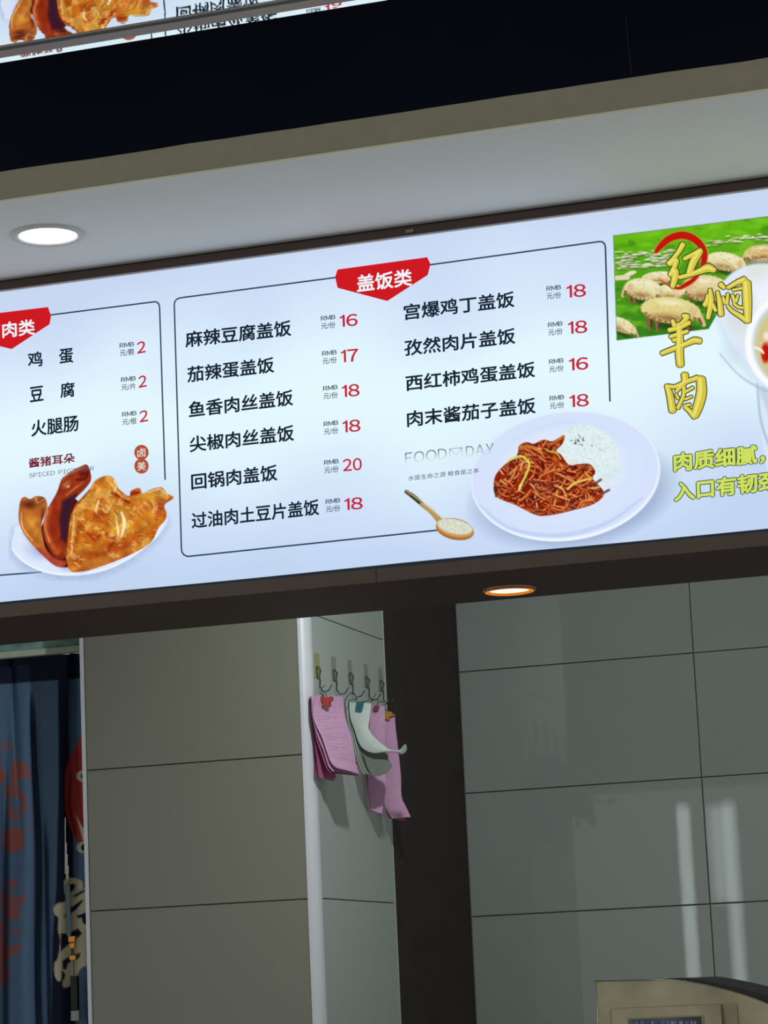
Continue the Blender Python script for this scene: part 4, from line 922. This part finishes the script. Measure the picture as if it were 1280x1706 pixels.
# top sheet: hangs, then sweeps out to the right and curls at its tip
lo = q_([(545, 480), (552, 600), (590, 720), (630, 840), (680, 900), (760, 930), (860, 925), (960, 925), (1010, 942), (1050, 915), (1058, 880)])
hi = q_([(740, 490), (730, 600), (715, 700), (745, 765), (800, 820), (850, 862), (900, 895), (960, 908), (1000, 895), (1020, 870), (1045, 850)])
sheet('slip', lo, hi, Y2-0.006, M['paper'], t, 0.004, curl=-0.05)
clip([(618, 475), (672, 480), (655, 560), (605, 548)], Y2-0.014, M['clipteal'], t)
wires([[(505, 470), (530, 420), (560, 395), (600, 420), (606, 470)], [(530, 500), (550, 460), (620, 450)], [(640, 480), (700, 470), (745, 440)]], Y2-0.012, t)
# two pink stacks on the right
t = thing('order_slips', 'pink order slips on a maroon clip, half hidden behind the white slips', 'papers', 'clipped order slips on the hooks')
Y3 = 5.53
sheet('slip', q_([(690, 500), (700, 700), (680, 900), (690, 1080), (705, 1240), (735, 1450)]), q_([(850, 510), (850, 700), (850, 900), (850, 1080), (850, 1240), (850, 1465)]), Y3+0.01, M['pinkd'], t)
sheet('slip', q_([(745, 505), (725, 700), (720, 900), (710, 1080), (712, 1240), (738, 1440)]), q_([(860, 515), (862, 700), (862, 900), (862, 1080), (870, 1240), (835, 1470)]), Y3, M['pink'], t, 0.002)
clip([(775, 510), (812, 515), (795, 560), (758, 552)], Y3-0.006, M['clipmar'], t)
wires([[(735, 480), (770, 430), (780, 400)], [(790, 510), (800, 470), (850, 480)]], Y3-0.006, t)
t = thing('order_slips', 'long pink order slips on an amber clip, overlapping the dark panel', 'papers', 'clipped order slips on the hooks')
Y4 = 5.62
sheet('slip', q_([(770, 520), (770, 700), (775, 900), (790, 1150), (850, 1330), (885, 1510)]), q_([(940, 600), (965, 760), (985, 950), (1005, 1150), (1000, 1320), (1040, 1535)]), Y4+0.012, M['pinkd'], t)
sheet('slip', q_([(780, 520), (790, 700), (790, 900), (790, 1120), (842, 1320), (880, 1440), (925, 1512)]), q_([(948, 590), (960, 760), (985, 950), (1003, 1150), (1010, 1320), (1050, 1410), (1090, 1498)]), Y4, M['pink'], t, 0.003)
clip([(862, 560), (920, 565), (945, 600), (905, 612), (900, 640), (855, 620)], Y4-0.007, M['clipyel'], t)
wires([[(875, 570), (858, 520), (885, 470), (905, 450)], [(930, 580), (955, 560), (965, 535)]], Y4-0.006, t)

# ------------------------------------------------------------------ steel machine with arched top at lower right, on a counter
ct = thing('steel_counter', 'steel kitchen counter along the tiled wall, below the picture', 'counter')
box('worktop', (-1.5, 4.75, 0.90), (1.2, 5.6, 0.94), M['counter'], ct, 0.004)
box('carcass', (-1.47, 4.80, 0.12), (1.17, 5.58, 0.90), M['steeld'], ct)
for x in (-1.4, 1.1):
    for y in (4.86, 5.5): lathe('leg', [(0.02, 0.0), (0.02, 0.12)], (x, y, 0.0), M['steeld'], ct, 12)
mc = thing('steel_machine', 'stainless steel kitchen machine with arched top and small dark display', 'machine')
MY = 5.0
def q5(x, y, Y=MY): p = atY(x, y, Y); return (p[0], p[2])
topc = curve([(1106, 1632), (1140, 1634), (1180, 1641), (1220, 1651), (1260, 1664), (1300, 1682), (1350, 1712), (1395, 1750)], 4)
out = [q5(992, 1634)]+[q5(*p) for p in topc]; xr = out[-1][0]
prism_xz('housing', out+[(xr, 0.945), (out[0][0], 0.945)], MY, MY+0.34, M['steel'], mc)
# bright folded arris along the top of the front plate
bm = bmesh.new(); tube(bm, [(p[0], MY-0.0005, p[1]-0.0006) for p in out], 0.0011, 6); tube(bm, [(out[0][0]+0.001, MY-0.0005, out[0][1]), (out[0][0]+0.001, MY-0.0005, 1.0)], 0.0011, 6)
from_bm('folded_edge', bm, M['steel'], mc, True)
up = [q5(*p, MY) for p in curve([(1100, 1632), (1125, 1629.5), (1150, 1630), (1190, 1637), (1230, 1646), (1270, 1656.5), (1310, 1671), (1360, 1700), (1400, 1738)], 4)]
lo_ = [(p[0], p[1]+0.0012) for p in out[1:]][::-1]
prism_xz('lid', up+lo_, MY+0.002, MY+0.33, M['blackp'], mc)
def plate(name, x0, y0, x1, y1, rad, front, mat, depth=0.004):
    a = q5(x0, y0); b = q5(x1, y1-0); w_, h_ = b[0]-a[0], 0.16
    pts = [(a[0], a[1]-h_)]
    pts += [(a[0]+rad-rad*math.cos(s), a[1]-rad+rad*math.sin(s)) for s in [math.pi/2*k/5 for k in range(6)]]
    pts += [(b[0]-rad+rad*math.sin(s), a[1]-rad+rad*math.cos(s)) for s in [math.pi/2*k/5 for k in range(6)]]+[(b[0], a[1]-h_)]
    return prism_xz(name, pts[::-1], MY-front, MY-front+depth, mat, mc)
plate('control_plate', 1016, 1680, 1229, 1676, 0.008, 0.004, M['steeld'])
plate('control_box', 1022, 1681, 1204, 1677, 0.002, 0.016, M['steel'], 0.012)
bz = plate('display_bezel', 1048, 1695.5, 1176, 1693, 0.001, 0.018, M['steeld'], 0.002)
sc = plate('display', 1052, 1698, 1172, 1696, 0.0006, 0.0195, M['screen'], 0.002)
rr = random.Random(4)
for k in range(14):  # glowing quads stand in for bluish reflections on the display glass
    x = 1056+k*8+rr.uniform(-2, 2); a = q5(x, 1700.5); b = q5(x+rr.uniform(3, 7), 1705)
    o = obj('display_reflection', [(a[0], MY-0.0199, b[1]-0.02*rr.random()), (b[0], MY-0.0199, b[1]-0.02*rr.random()), (b[0], MY-0.0199, a[1]), (a[0], MY-0.0199, a[1]-0.001)], [(0, 1, 2, 3)], emis('reflection_glow', rr.choice([(96, 104, 150), (70, 80, 130), (120, 130, 160)]), 0.5), sc)

# ------------------------------------------------------------------ upright tube lamps in the hall behind the viewer
for i, (x, y, wd, zc, ln, st) in enumerate(TUBES):
    area_light('hall_tube_lamp', (x, y, zc), (x+0.0, y+1, zc), wd, st, (0.85, 1.0, 0.97), ln)
